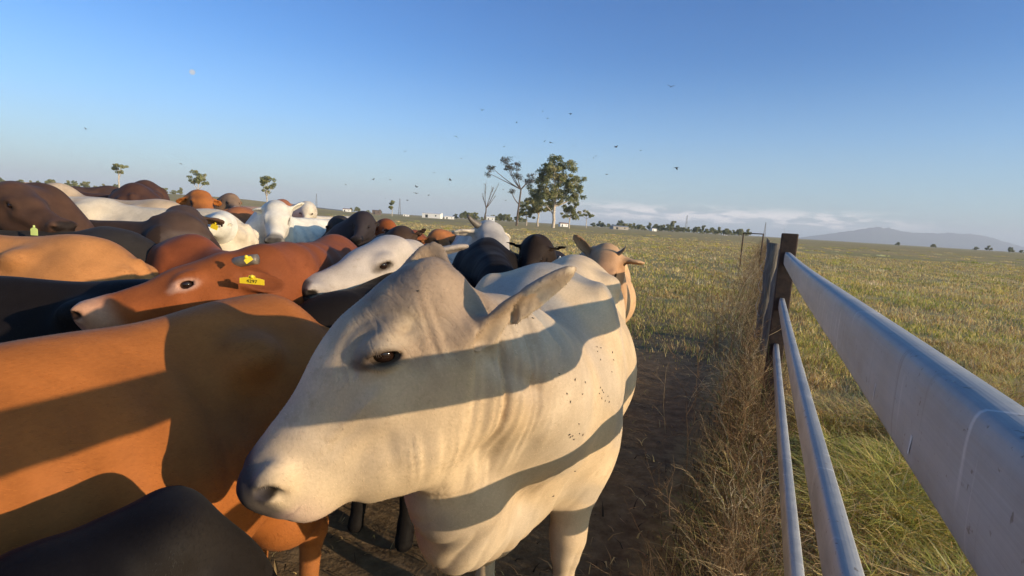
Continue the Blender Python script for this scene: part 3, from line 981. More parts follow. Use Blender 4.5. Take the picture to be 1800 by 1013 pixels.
# ------------------------------------------------------------------ the near white animal
def on_skin(V, px, py):
    """skin point of the near animal under a place in the photo"""
    o = np.array(HMI @ Vector((0, 0, CAM_H))); d = unit(np.array(HMI @ at(px, py, 1.0)) - o)
    t = (V - o) @ d; r = np.linalg.norm(V - o - t[:, None] * d, axis=1)
    k = np.where((r < .02) & (t > .3))[0]
    return V[k[np.argmin(t[k])]]
def hero_post(V, Q, H):
    """skin folds: long creases down the neck, fine ones behind the jaw, over the eye and at the ear root"""
    n = vert_normals(V, Q)
    A = np.array(HMI.to_3x3() @ Vector((.80, .60, 0)))          # along the neck side
    s = V @ A; z = V[:, 2]
    p0 = on_skin(V, 925, 590); p1 = on_skin(V, 880, 810)
    ab = p1 - p0; t = np.clip((V - p0) @ ab / (ab @ ab), 0, 1)
    d = np.linalg.norm(V - p0 - t[:, None] * ab, axis=1)
    m = sstep(.17, .04, d)
    warp = (vnoise(z * 4, s * 2, 1.0, 41) - .5) * 1.2
    D = -.020 * m * (ridge(s * 30 + warp + z * 3.0, z * 2.2, 42, 2.2) - .25)
    D += -.008 * m * (ridge(s * 62 + warp * 2 + z * 5, z * 4.0, 43, 1.5) - .3)
    p2 = on_skin(V, 775, 830)
    m2 = sstep(.11, .02, np.linalg.norm(V - p2, axis=1))
    D += -.006 * m2 * (ridge(s * 75 + warp + z * 14, z * 5, 44, 1.5) - .3)
    L = H.loc(V)
    sideh = (L[:, 1] > .02)
    # temple wrinkles under the poll flap
    m3 = np.exp(-((L[:, 0] - .03) / .05) ** 2 - ((L[:, 2] + .05) / .06) ** 2) * sideh
    D += -.008 * m3 * (ridge(L[:, 0] * 42 + L[:, 2] * 18 + warp, L[:, 2] * 9, 45, 1.6) - .3)
    # brow fold arching over the eye
    eu, ew = H.eye
    rr = np.hypot((L[:, 0] - eu) / 1.25, L[:, 2] - ew)
    arc = np.exp(-((rr - .050) / .006) ** 2) * (L[:, 2] > ew + .005) * (np.abs(L[:, 0] - eu) < .07)
    D += -.004 * arc * sideh
    arc = np.exp(-((rr - .066) / .006) ** 2) * (L[:, 2] > ew + .01)
    D += -.0025 * arc * sideh
    # bony relief: hollow ahead of the cheek, facial ridge, groove behind the jaw
    on = (L[:, 0] > -.1) & (L[:, 0] < .6)
    D += -.013 * np.exp(-((L[:, 0] - .315) / .065) ** 2 - ((L[:, 2] + .105) / .036) ** 2) * on * sideh
    D += .006 * np.exp(-((L[:, 0] - .25) / .09) ** 2 - ((L[:, 2] + .075 + .15 * (L[:, 0] - .2)) / .014) ** 2) * on * sideh
    D += -.012 * np.exp(-((L[:, 0] + .015 - .25 * (L[:, 2] + .2)) / .022) ** 2) * sstep(-.10, -.15, L[:, 2]) * sstep(-.36, -.28, L[:, 2]) * sideh
    D += -.003 * np.exp(-((L[:, 0] - .26 + .5 * (L[:, 2] + .2)) / .018) ** 2) * sstep(-.13, -.17, L[:, 2]) * sstep(-.30, -.24, L[:, 2]) * sideh
    D += -.010 * np.exp(-((L[:, 0] - .08) / .04) ** 2 - ((L[:, 2] + .02) / .022) ** 2) * sideh
    # nose wrinkles
    m4 = sstep(.36, .42, L[:, 0]) * sstep(-.13, -.08, L[:, 2]) * (np.abs(L[:, 1]) < .12) * (L[:, 0] < .6)
    D += -.0018 * m4 * (ridge(L[:, 0] * 55, L[:, 2] * 30, 46, 1.0) - .4)
    # loose dewlap undulation
    m5 = sstep(1.02, .86, z) * sstep(.45, .8, V[:, 0])
    D += -.010 * m5 * (ridge(s * 16 + warp, z * 5, 47, 1.3) - .35)
    # soft muscle and rib relief on the trunk
    m6 = sstep(.55, .35, V[:, 0])
    D += -.004 * m6 * (ridge(V[:, 0] * 9, z * 1.5, 48, 1.0) - .4)
    return V + n * D[:, None]
def hero_fold(V, H):
    L = H.loc(V)
    # fold field: neck side behind the jaw, running down; foldco stretched along the neck's vertical
    p0 = np.array(HMI @ at(905, 570, 1.55)); p1 = np.array(HMI @ at(880, 860, 1.40))
    ab = p1 - p0; t = np.clip((V - p0) @ ab / (ab @ ab), 0, 1)
    d = np.linalg.norm(V - p0 - t[:, None] * ab, axis=1)
    nk = sstep(.24, .08, d) * .35
    p2 = np.array(HMI @ at(775, 840, 1.15))
    nk = np.maximum(nk, sstep(.13, .04, np.linalg.norm(V - p2, axis=1)) * .25)
    co = np.stack([V[:, 0] * 13, V[:, 1] * 13, V[:, 2] * 1.6], 1)
    face = sstep(-.10, -.02, L[:, 0]) * sstep(.20, .10, L[:, 0]) * sstep(-.13, -.05, L[:, 2]) * .22 * (np.abs(L[:, 1]) < .17)
    co2 = np.stack([L[:, 0] * 26, L[:, 1] * 10, L[:, 2] * 12], 1)
    w = (face > nk)[:, None]
    return np.maximum(nk, face), np.where(w, co2, co)
def hero_col(V, H, c, n1):
    L = H.loc(V)
    n2 = vnoise(L[:, 0] + 3, L[:, 2] + L[:, 1] * .5, .045, 9)
    onh = (np.abs(L[:, 1]) < .17) & (L[:, 0] > -.14) & (L[:, 0] < .6) & (L[:, 2] > -.3)
    # smoky brown poll and temple
    m = sstep(.17, .02, L[:, 0] + .14 * (n2 - .5)) * sstep(-.18, -.08, L[:, 2]) * (np.abs(L[:, 1]) < .2) * (L[:, 0] > -.24) * (L[:, 2] > -.3) * .85
    c = blend(c, m, (.30, .205, .135))
    m = sstep(-.02, .04, L[:, 2] + .02) * sstep(.30, .10, L[:, 0]) * onh * .7 * sstep(.3, .6, n2)
    c = blend(c, m, (.15, .12, .10))
    # grey nose bridge spot, grey muzzle top, pink lip
    m = sstep(.40, .47, L[:, 0]) * sstep(-.10, -.06, L[:, 2]) * onh * .85
    c = blend(c, m, (.13, .12, .125))
    m = sstep(.438, .468, L[:, 0] - .35 * np.maximum(np.abs(L[:, 1]) - .05, 0)) * onh * sstep(-.185, -.160, L[:, 2]) * .88
    c = blend(c, m, (.055, .048, .052))
    m = sstep(.38, .47, L[:, 0]) * sstep(-.13, -.165, L[:, 2]) * onh * .5
    c = blend(c, m, (.62, .42, .36))
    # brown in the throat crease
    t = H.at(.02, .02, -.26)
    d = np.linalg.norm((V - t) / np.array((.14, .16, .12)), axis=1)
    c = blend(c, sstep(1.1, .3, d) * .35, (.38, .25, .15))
    hmp = sstep(1.30, 1.42, V[:, 2]) * sstep(.0, .4, V[:, 0]) * (~onh) * sstep(.35, .75, n1) * .55
    c = blend(c, hmp, (.25, .27, .27))
    return c
def hero_extra(S, H, sc):
    k = H.s
    def E(c, r, kk=.05, pitch=0, yaw=0): S.ell(H.at(*c), np.array(r) * k, H.rot(yaw, pitch), kk * k)
    def C(a, b, r1, r2, kk=.05): S.cone(H.at(*a), H.at(*b), r1 * k, r2 * k, kk * k)
    E((.15, 0, -.022), (.125, .082, .068), .07)                  # convex forehead
    E((.10, .015, -.10), (.13, .092, .12), .07)
    E((.16, .030, -.235), (.13, .055, .075), .08, .35)          # deep jaw
    E((.28, .010, -.225), (.10, .045, .050), .07, .35)
    C((.22, 0, -.066), (.37, 0, -.095), .066, .055, .05)
    # standing flap of the poll
    E((.030, 0, .000), (.075, .070, .046), .06)
    E((-.022, .0, -.010), (.040, .055, .042), .05, -.35)
    S.ell(H.at(-.135, .03, .020), np.array((.070, .16, .075)) * k, H.rot(pitch=-.15), .018 * k, True)
    # far ear standing up behind the poll
    wq = lambda px, py, Y: np.array(HMI @ at(px, py, Y))
    b0, tp = wq(712, 540, 1.15), wq(766, 440, 1.13)
    D_ = unit(tp - b0); F_ = np.array(HMI @ Vector((0, 0, CAM_H))) - (b0 + tp) / 2; F_ = unit(F_ - D_ * (F_ @ D_)); S_ = np.cross(D_, F_)
    Me = np.stack([D_, S_, F_], 1); c_ = b0 * .40 + tp * .60
    S.ell(c_, (.078, .044, .014), Me, .02)
    S.ell(c_ + F_ * .018 + D_ * .012, (.058, .028, .014), Me, .012, True)
    # loose skin at the jaw and chin
    C((.30, .02, -.275), (.34, .015, -.250), .016, .010, .03)
    E((.430, 0, -.155), (.058, .066, .060), .05)
    E((.410, 0, -.196), (.064, .046, .026), .03)
    C((.16, 0, -.040), (.42, 0, -.088), .075, .045, .05)
    # heavy neck skin down to the brisket, placed through world points
    def wp(px, py, Y): return np.array(HMI @ at(px, py, Y))
    S.chain([wp(790, 800, 1.22), wp(800, 860, 1.30), wp(815, 905, 1.42), wp(850, 900, 1.60)], [.10, .11, .115, .135], .12)
    S.cone(wp(795, 950, 1.40), wp(835, 945, 1.60), .065, .07, .08)
    S.chain([wp(860, 640, 1.30), wp(900, 700, 1.50), wp(960, 700, 1.75)], [.12, .18, .22], .15)
HX, HY, HA = .23, 2.48, R(-102)
HMI = (Matrix.Translation((HX, HY, 0)) @ Matrix.Rotation(HA, 4, 'Z')).inverted()
HP = at(748, 502, 1.10); HN = at(454, 852, 1.0)
WHITE = dict(col=(.63, .475, .30), legs=(.52, .40, .27), nose=(.045, .035, .035), cloud=(.42, .38, .34), cloud_w=.35, fn=hero_col, extra=hero_extra, fold=hero_fold, post=hero_post, eye=(.140, -.030), nos=(.458, -.092), tilt=.58, ear0=(.035, .092, -.118), crw=-.12, fur=(190000, .009), lids=True)
hero, HH, HM = make_cow('white_cow', 'cream white cow close to the camera, head turned left under striped fence shadows', HX, HY, HA, WHITE,
                   poll=HP, nose=HN, sc=1.09, h=HRES, hump=.0, sag=.20, dewlap=1.0, fat=1.06, hscale=1.04,
                   ears=(((-.97, .40, .04), (.1, .9, -.35), .25, .030), False))
# ------------------------------------------------------------------ the rest of the herd
PINK = (.50, .27, .20)
ORANGE = dict(col=(.36, .120, .028), legs=(.36, .16, .06), face=(.42, .15, .045), face_w=.4, nose=(.40, .2, .15), legs_w=.4)
RED = dict(col=(.215, .062, .022), legs=(.20, .07, .03), face=(.31, .088, .024), face_w=.7, muz=(.50, .27, .17), muz_w=.95, nose=(.48, .26, .20), rim=(.5, .28, .2))
DRED = dict(col=(.24, .065, .024), legs=(.15, .06, .03), nose=(.2, .1, .08))
BLACK = dict(col=(.013, .0105, .010), legs=(.012, .011, .010), nose=(.02, .018, .018), rim=(.012, .01, .01))
DBROWN = dict(col=(.058, .036, .026), legs=(.05, .03, .02), nose=(.02, .018, .018), cloud=(.12, .06, .035), cloud_w=.4)
GREYF = dict(col=(.60, .50, .40), legs=(.42, .36, .3), face=(.36, .31, .28), face_w=.45, cloud=(.28, .24, .22), cloud_w=.6, rim=(.07, .05, .035), nose=(.04, .035, .035))
PALE = dict(col=(.68, .60, .48), legs=(.5, .44, .35), cloud=(.42, .34, .26), cloud_w=.5, nose=(.035, .03, .03), muz=(.10, .085, .08), muz_w=.8)
TAN = dict(col=(.58, .36, .19), legs=(.45, .3, .18), face=(.45, .24, .13), face_w=.6, cloud=(.3, .16, .08), nose=(.1, .06, .05))
CREAM = dict(col=(.52, .39, .26), legs=(.45, .36, .28), cloud=(.36, .28, .2), cloud_w=.7, nose=(.04, .035, .03))
def X(px, Y): return (px - 900.0) / F_PX * Y * 1.0
EAR_OUT = (((-.25, .85, -.45), (.8, .2, -.3), .155), ((-.25, -.85, -.45), (.8, -.2, -.3), .155))
EAR_BACK = (((-.9, .55, -.25), (.2, .9, -.2), .21), ((-.9, -.55, -.25), (.2, -.9, -.2), .21))
HD = ((1.12, 0, 1.42), (1.45, .0, 1.02))

# orange cow beside the camera, its far quarters carrying the white animal's shadow
make_cow('orange_cow', 'big orange-brown cow at lower left, flank lit and crossed by shadows', -1.03, 1.10, R(-104), dict(ORANGE, fur=(90000, .011)), sc=1.0, fat=1.0, hump=.2,
         h=.016, head=HD, legs=1)
# black head at the bottom left corner
BK3 = dict(BLACK, col=(.006, .0055, .007), muz=(.07, .05, .035), muz_w=.6, nose=(.06, .04, .03), face=(.035, .028, .022), face_w=.5, fur=(140000, .007))
make_cow('black_cow', 'black cow at the bottom left corner, rounded brow below the orange flank', -.52, -.98, R(84), BK3,
         poll=at(300, 885, .82), nose=at(555, 1130, .95), sc=.60, sag=.12, fat=.8, hump=0, h=.010, ears=(False, False), hscale=.92)
# tan orange rump at the left edge
make_cow('orange_cow', 'tan-orange cow at the left edge, rounded rump lit above a black back', -3.30, 3.15, R(184), dict(ORANGE, col=(.50, .215, .07), fur=(40000, .014)), sc=1.04, hump=0, h=.02, head=HD)
make_cow('black_cow', 'black cow at the left edge standing between two orange cows', -2.22, 2.28, R(186), dict(BLACK, fur=(40000, .012)), sc=.955, hump=0, h=.02, head=HD)
# red head facing left with pale muzzle, horn stub and ear tag
r6, H6, M6 = make_cow('red_cow', 'red-brown cow looking left with pale pink muzzle, horn stub and yellow ear tag', -1.10, 3.78, R(-93), dict(RED, fur=(70000, .010)),
         poll=at(410, 455, 2.10), nose=at(200, 533, 1.90), sc=1.04, hump=.5, h=.009, up=(0, 0, 1), roll=-.12, hscale=1.04,
         horns={1: (.11, (-.65, .75, .10), (-.9, .4, -.1), .021, .92)},
         ears=(((-.95, .25, -.45), (-.1, .9, .5), .16), ((-.6, -1, .1), (.5, 0, -.5), .18)),
         tags=[(at(443, 493, 1.90), (1, 0.15, -.06), (0, -.25, 1), (.085, .030), None, '4297'), (at(436, 456, 1.90), (.6, .2, .5), (-.5, 0, .8), (.028, .022))])
make_cow('red_cow', 'dark red cow whose back shows just above the red head with ear tag', -2.05, 3.75, R(150), DRED, sc=.99, hump=.1, h=.02, head=((1.05, .35, 1.05), (1.4, .6, .75)))
# black animal between the orange back and the white animal
make_cow('black_cow', 'black cow squeezed between the orange back and the near white head', -.52, 3.0, R(-98), dict(BLACK, fur=(40000, .012)),
         poll=at(552, 552, 2.1), nose=at(425, 640, 2.0), sc=.96, hump=.25, sag=.02, h=.014, ears=(((-.3, .6, -.7), (.6, 0, -.4), .2), ((.2, -1.0, .25), (.8, 0, -.5), .22)))
# grey faced white animal behind
make_cow('grey_faced_cow', 'grey-faced white cow looking left just behind the black hump', -.72, 4.55, R(-86), dict(GREYF, fur=(60000, .010)),
         poll=at(694, 424, 2.72), nose=at(506, 526, 2.22), sc=.97, hump=.0, sag=.06, h=.012, hscale=1.16,
         ears=(((-.75, .8, .15), (.3, .3, -.9), .24), ((-.75, -.7, .1), (.3, -.3, -.9), .2)))
# black back with red tag right behind the white animal's neck
make_cow('black_cow', 'black cow with a red ear tag right behind the near white neck', -.20, 4.75, R(-92), BLACK,
         poll=at(868, 520, 3.35), nose=at(835, 640, 3.2), sc=1.05, hump=.35, h=.018,
         tags=[(at(888, 503, 3.12), (1, 0, .25), (0, -.1, 1), (.10, .05), TAGR)])
make_cow('white_cow', 'horned white cow with grey brow and black muzzle facing the camera', X(822, 6.3), 6.35, R(-72), dict(PALE, face=(.36, .34, .33), face_w=.75, muz=(.03, .027, .027)),
         poll=at(862, 396, 5.35), nose=at(884, 446, 5.05), sc=1.10, h=.018, hscale=1.25, horns={-1: (.20, (-.1, 1, .25), (-.5, .8, .9), .034, .3)},
         ears=(EAR_OUT[0], ((-.1, -1, -.1), (.8, 0, -.5), .2)))
make_cow('black_cow', 'black cow facing the camera with both ears spread wide', X(960, 5.3), 5.35, R(-100), dict(BLACK, col=(.026, .018, .015)),
         poll=at(940, 430, 4.25), nose=at(918, 500, 4.0), sc=1.0, h=.016, ears=(((-.15, 1.0, .18), (.8, 0, -.4), .24), ((-.15, -1.0, .18), (.8, 0, -.4), .24)),
         tags=[(at(984, 455, 4.15), (1, 0, 0), (0, 0, 1), (.022, .03), simple_mat('white_tag_plastic', (.75, .75, .72), .4, var=.05))], crest=.03)
make_cow('tan_cow', 'tan cow with upright ear and short dark horn beyond the white rump', X(1055, 5.2), 5.3, R(-104), TAN,
         poll=at(1064, 443, 4.35), nose=at(1040, 520, 4.15), sc=1.02, h=.016, hscale=1.2, fat=1.1, horns={1: (.14, (-.2, 1, .5), (-.2, .6, 1), .018, .2)},
         ears=(((-.1, 1.0, -.15), (.8, 0, -.5), .16), ((-.45, -.9, .75), (.8, .2, .3), .21)))
make_cow('brown_cow', 'orange-brown cow low behind the horned white cow at centre', X(792, 7.2), 7.4, R(-62), dict(ORANGE, col=(.36, .14, .05)),
         poll=at(768, 411, 6.6), nose=at(800, 445, 6.3), sc=1.0, h=.022, ears=EAR_OUT)
make_cow('white_cow', 'pale cow low between the grey-faced cow and the horned white cow', X(812, 5.7), 5.9, R(-85), PALE, sc=.98, h=.022, hump=0, head=((1.0, .1, .95), (1.3, .1, .6)))
make_cow('brown_cow', 'dark brown cow with a bright yellow tag in its raised ear', X(672, 5.6), 5.7, R(-80), DBROWN,
         poll=at(706, 410, 4.9), nose=at(668, 470, 4.6), sc=1.0, h=.018, ears=(((-.4, .9, .45), (.8, .3, 0), .22), ((-.4, -.9, .2), (.8, .3, 0), .22)),
         tags=[(at(696, 424, 4.45), (1, 0, .1), (0, 0, 1), (.055, .07))])
make_cow('red_cow', 'small patch of a red cow beyond the black pair at centre left', X(690, 7.8), 7.9, R(-100), RED, poll=at(682, 393, 7.0), nose=at(700, 425, 6.7), sc=1.05, h=.024, hump=.3, ears=EAR_OUT)
make_cow('tan_cow', 'tan calf part hidden behind the yellow-tagged ear', X(716, 5.4), 5.9, R(-100), TAN, sc=.86, h=.025, hump=0, head=((1.05, 0, 1.3), (1.3, .2, .95)))
make_cow('black_cow', 'black cow of the far pair, nearer the white facing cow', X(585, 7.4), 7.5, R(-60), dict(BLACK, col=(.035, .032, .033)), poll=at(598, 392, 6.6), nose=at(612, 425, 6.4), sc=1.08, h=.022, hump=.3)
make_cow('black_cow', 'black cow of the far pair, nearer the centre of the picture', X(640, 6.8), 7.0, R(-110), dict(BLACK, col=(.040, .032, .034)), poll=at(640, 382, 6.2), nose=at(625, 425, 5.9), sc=1.05, h=.022, hump=.2, ears=EAR_OUT)
make_cow('white_cow', 'bright white cow facing the camera with dark grey muzzle, left of centre', X(530, 7.4), 7.45, R(-118), dict(PALE, col=(.74, .70, .60), legs=(.6, .55, .48), face=(.62, .56, .48), face_w=.5, muz=(.06, .055, .055), cloud_w=.15),
         poll=at(488, 360, 6.55), nose=at(484, 408, 6.25), sc=1.14, h=.016, hscale=1.25, fat=1.05, ears=(((-.5, .9, .35), (.7, 0, -.4), .17), ((-.3, -1.0, -.3), (.8, 0, -.4), .15)))
make_cow('white_cow', 'white head in the distance beyond the bright white facing cow', X(552, 9.6), 9.8, R(-120), PALE, poll=at(541, 366, 8.6), nose=at(533, 392, 8.4), sc=1.15, h=.028, ears=EAR_OUT)
make_cow('red_cow', 'red-brown cow left of the bright white facing cow', X(446, 8.1), 8.2, R(98), dict(RED, col=(.32, .12, .05)), sc=1.2, h=.02, hump=0, head=HD)
# dark faced animal and the dark back in front of it
make_cow('brown_cow', 'dark grey-brown cow with broad dark face turned to the camera', X(215, 4.75), 4.75, R(-6), dict(DBROWN, face=(.085, .055, .042), muz=(.16, .12, .10), muz_w=.5),
         poll=at(322, 369, 4.9), nose=at(326, 414, 4.6), sc=1.08, h=.014, hscale=1.15, hump=.3, ears=(((-.2, 1.0, -.2), (.8, 0, -.5), .2), ((-.25, -1.0, -.55), (.8, 0, -.4), .25)))
make_cow('white_cow', 'white cow with yellow ear tag right of the dark-faced cow', X(408, 6.6), 6.75, R(-112), dict(PALE, col=(.74, .70, .60), cloud_w=.1), poll=at(386, 387, 5.35), nose=at(352, 408, 5.1), sc=1.04, h=.016, hump=.6,
         tags=[(at(377, 398, 5.1), (1, 0, -.3), (.1, 0, 1), (.07, .06))], ears=(((-.1, 1.0, -.05), (.8, 0, -.5), .2), ((.2, -1.0, .1), (.8, 0, -.5), .24)))
make_cow('white_cow', 'white cow with a long smooth back left of the dark face', X(250, 5.7), 5.75, R(176), dict(PALE, col=(.66, .56, .42), cloud=(.5, .36, .24), cloud_w=.6), sc=1.17, h=.018, hump=0, head=((1.1, .2, 1.28), (1.4, .5, .95)))
make_cow('cream_cow', 'cream tan cow with raised hump and long back at far left', X(165, 6.5), 6.6, R(178), CREAM, poll=at(75, 352, 6.3), nose=at(62, 385, 6.0), sc=1.22, h=.018, hump=.6)
make_cow('red_cow', 'orange-red head raised against the horizon under a small tree', X(350, 8.2), 8.4, R(-88), ORANGE, poll=at(352, 339, 7.5), nose=at(362, 380, 7.1), sc=1.16, h=.02, hscale=1.25, hump=.5, ears=EAR_OUT)
make_cow('brown_cow', 'grey-brown head in the distance looking over the red-brown back', X(395, 10), 10.2, R(-80), dict(TAN, col=(.22, .14, .09), face=(.24, .17, .12), muz=(.5, .42, .36)), poll=at(408, 347, 9.3), nose=at(416, 371, 9.0), sc=1.2, h=.024, ears=EAR_OUT)
make_cow('black_cow', 'black back in the distance between two raised heads', X(386, 8.9), 9.2, R(10), BLACK, sc=1.12, h=.028, hump=0, head=((1.1, 0, 1.0), (1.4, 0, .7)))
make_cow('brown_cow', 'dark brown cow with a high rounded back on the horizon', X(225, 9.0), 9.3, R(120), dict(DBROWN, col=(.075, .038, .028)), sc=1.40, h=.024, hump=.1, head=((1.0, .1, .9), (1.3, .1, .6)))
make_cow('brown_cow', 'dark brown cow far off beyond the cream back', X(150, 9.0), 9.3, R(185), dict(DBROWN, col=(.075, .04, .03)), sc=1.26, h=.028, hump=0, head=((1.0, .1, .9), (1.3, .1, .6)))
make_cow('brown_cow', 'big dark brown cow at the left edge, head sloping down to the right', X(-90, 4.3), 4.45, R(2), dict(DBROWN, col=(.075, .042, .03)), poll=at(18, 332, 4.1), nose=at(108, 398, 4.0), sc=1.18, h=.016, hump=.7, hscale=1.15,
         ears=(False, ((-.6, -1.0, -.5), (.5, 0, -.5), .2)), tags=[(at(60, 406, 3.75), (1, 0, 0), (0, 0, 1), (.05, .065), TAGP)])
make_cow('black_cow', 'black cow below the sloping brown head at far left', X(60, 3.9), 3.95, R(5), dict(BLACK, col=(.035, .03, .027)), sc=1.02, h=.02, hump=0, head=((1.05, -.1, 1.0), (1.4, -.1, .7)))
make_cow('orange_cow', 'orange cow seen small above the cream cow at far left', X(62, 8.6), 8.7, R(-100), dict(ORANGE, col=(.5, .24, .09)), poll=at(68, 332, 8.2), nose=at(84, 362, 8.0), sc=1.22, h=.024, ears=EAR_OUT)
make_cow('brown_cow', 'small dark cow far off between the orange head and the cream back', X(106, 9.6), 9.8, R(20), dict(DBROWN, col=(.07, .045, .04)), poll=at(112, 334, 9.6), nose=at(124, 352, 9.3), sc=1.28, h=.03, ears=EAR_OUT)
make_cow('tan_cow', 'pinkish tan back far off right of the grey-brown head', X(440, 10.6), 10.8, R(5), dict(TAN, col=(.42, .27, .19)), sc=1.22, h=.03, hump=.3, head=((1.1, 0, 1.0), (1.4, 0, .7)))
# ------------------------------------------------------------------ grass, weeds, trees
def blades(name, P, Hh, Wd, lean, colr, mat, label, parent=None, curl=0.6, kind='stuff'):
    """P (n,3) roots; each blade is two segments, width Wd, height Hh"""
    n = len(P)
    az = rng.uniform(0, 2 * math.pi, n)
    d = np.stack([np.cos(az), np.sin(az), np.zeros(n)], 1)
    sd_ = np.stack([-np.sin(az), np.cos(az), np.zeros(n)], 1)
    ln = (lean * Hh)[:, None]
    up = np.array((0, 0, 1.0))
    mid = P + up * (Hh * .58)[:, None] + d * ln * .32
    tip = P + up * (Hh * (1 - .25 * np.minimum(lean, 1.2)))[:, None] + d * ln * (1.0 + curl * .2)
    w = Wd[:, None] * .5
    V = np.stack([P - sd_ * w, P + sd_ * w, mid + sd_ * w * .75, mid - sd_ * w * .75, tip], 1).reshape(-1, 3)
    b = np.arange(n)[:, None] * 5
    Q = b + np.array([[0, 1, 2, 3]]); T = b + np.array([[3, 2, 4]])
    C = np.repeat(colr, 5, 0)
    o = mesh_obj(name, V, [Q, T], mat, parent, True, {'tint': C})
    if kind: tag(o, label, kind=kind)
    return o
GRASS = attr_mat('grass_blades', 'tint', .6, trans=.35, spec=.25)
def palette(cols, w, n, jit=.22):
    cols = np.array(cols); i = rng.choice(len(cols), n, p=np.array(w) / sum(w))
    return np.clip(cols[i] * (1 + rng.uniform(-jit, jit, (n, 1))) * (1 + rng.uniform(-.08, .08, (n, 3))), .005, .9)
GREEN, YGREEN, STRAW, BROWN, PALEST = (.30, .32, .060), (.58, .49, .12), (.76, .57, .24), (.42, .26, .115), (.80, .66, .37)

def inside_view(x, y, margin=60):
    px = 900 + F_PX * x / np.maximum(y, .01)
    return (y > .3) & (px > -margin) & (px < 1800 + margin)

def scatter(n, y0, y1, x0, x1, power=1.0):
    """ground points spread by distance y and by screen-wide angle"""
    y = y0 * (y1 / y0) ** (rng.random(n) ** power)
    t = rng.uniform(x0, x1, n)
    return t * y, y
def fence_off(x, y): return (x - .186) * VX.y - y * VX.x     # > 0 right of the fence

# pasture right of the fence, close
sets = []
def field(n, y0, y1, x0, x1, hr, wr, keep, pal, wts, lean=(.2, 1.0), clump=.55, tone=True):
    x, y = scatter(n, y0, y1, x0, x1)
    c = vnoise(x, y, .5, 11) * .6 + vnoise(x, y, .16, 12) * .4
    k = keep(x, y) & (rng.random(n) < .25 + 1.5 * np.clip(c - (clump - .35), 0, 1))
    x, y, c = x[k], y[k], c[k]; m = len(x)
    z = ground_h(x, y)
    big = vnoise(x, y, 2.6, 15) * .6 + vnoise(x, y, .8, 16) * .4
    col = palette(pal, wts, m)
    alt = palette([STRAW, BROWN, PALEST, YGREEN], [5, 3.0, 1.0, 1.2], m)
    patch = vnoise(x, y, 9.0, 17) * .6 + vnoise(x + 30, y * .6, 24.0, 18) * .4
    s = (sstep(.40, .60, big * .55 + patch * .45) > rng.random(m))[:, None]
    col = np.where(s, alt, col)
    H_ = rng.uniform(hr[0], hr[1], m) * (.45 + 1.0 * c)
    W_ = rng.uniform(wr[0], wr[1], m) * (1 + y * .07)
    sets.append((np.stack([x, y, z - .01], 1), H_, W_, rng.uniform(lean[0], lean[1], m), col))
right = lambda x, y: fence_off(x, y) > .10
left_ = lambda x, y: fence_off(x, y) < -.15
field(150000, 1.6, 9, .30, 1.15, (.05, .15), (.004, .008), right, [GREEN, YGREEN, STRAW, BROWN], [5, 4, 3, 1.4])
field(60000, 1.5, 6, .38, 1.0, (.14, .30), (.004, .008), lambda x, y: (fence_off(x, y) > .25) & (vnoise(x, y, .9, 77) > .45), [GREEN, YGREEN, (.50, .50, .12), STRAW], [2, 4, 2.5, 3.0], lean=(.5, 1.5))
field(90000, 8, 60, .42, 1.15, (.06, .15), (.006, .012), right, [GREEN, YGREEN, STRAW], [3.5, 5, 3.5], clump=.6)
# left of the fence: thin cover on the trodden ground, fuller further out
trod = lambda x, y: left_(x, y) & (fence_off(x, y) < -.30) & (rng.random(len(x)) < .9 * sstep(5.4, 10.0, y + vnoise(x, y, 1.4, 21) * 3 - 1.5 - (x - .2 * y) * .5))
field(120000, 2.2, 16, -.1, .47, (.04, .12), (.004, .008), trod, [GREEN, YGREEN, STRAW, BROWN], [2.5, 3, 4, 2.5], clump=.6)
field(130000, 13, 110, -1.0, .50, (.05, .15), (.008, .018), left_, [GREEN, YGREEN, STRAW, BROWN], [1.5, 3.5, 6, 1.0], clump=.62)
P_, H_, W_, L_, C_ = [np.concatenate(a) for a in zip(*sets)]
blades('pasture_grass', P_, H_, W_, L_, C_, GRASS, 'short green and straw pasture grass on both sides of the fence')

# coarse tussocks further out, raised clumps of straw blades
cx, cy = scatter(1100, 16, 170, -1.0, 1.1)
k = np.abs(fence_off(cx, cy)) > .6
cx, cy = cx[k], cy[k]
nb = 26
x = np.repeat(cx, nb) + rng.normal(0, .14, len(cx) * nb) * (1 + np.repeat(cy, nb) * .012)
y = np.repeat(cy, nb) + rng.normal(0, .16, len(cx) * nb) * (1 + np.repeat(cy, nb) * .02)
hh = np.repeat(rng.uniform(.12, .28, len(cx)), nb) * rng.uniform(.6, 1.2, len(x))
cc = np.repeat(palette([STRAW, YGREEN, PALEST, GREEN], [4, 4, 2, 1], len(cx)), nb, 0) * rng.uniform(.75, 1.2, (len(x), 1))
blades('tussock_grass', np.stack([x, y, ground_h(x, y) - .02], 1), hh, .012 * (1 + y * .05), rng.uniform(.2, .9, len(x)), cc, GRASS, 'raised straw-coloured grass tussocks across the paddock')

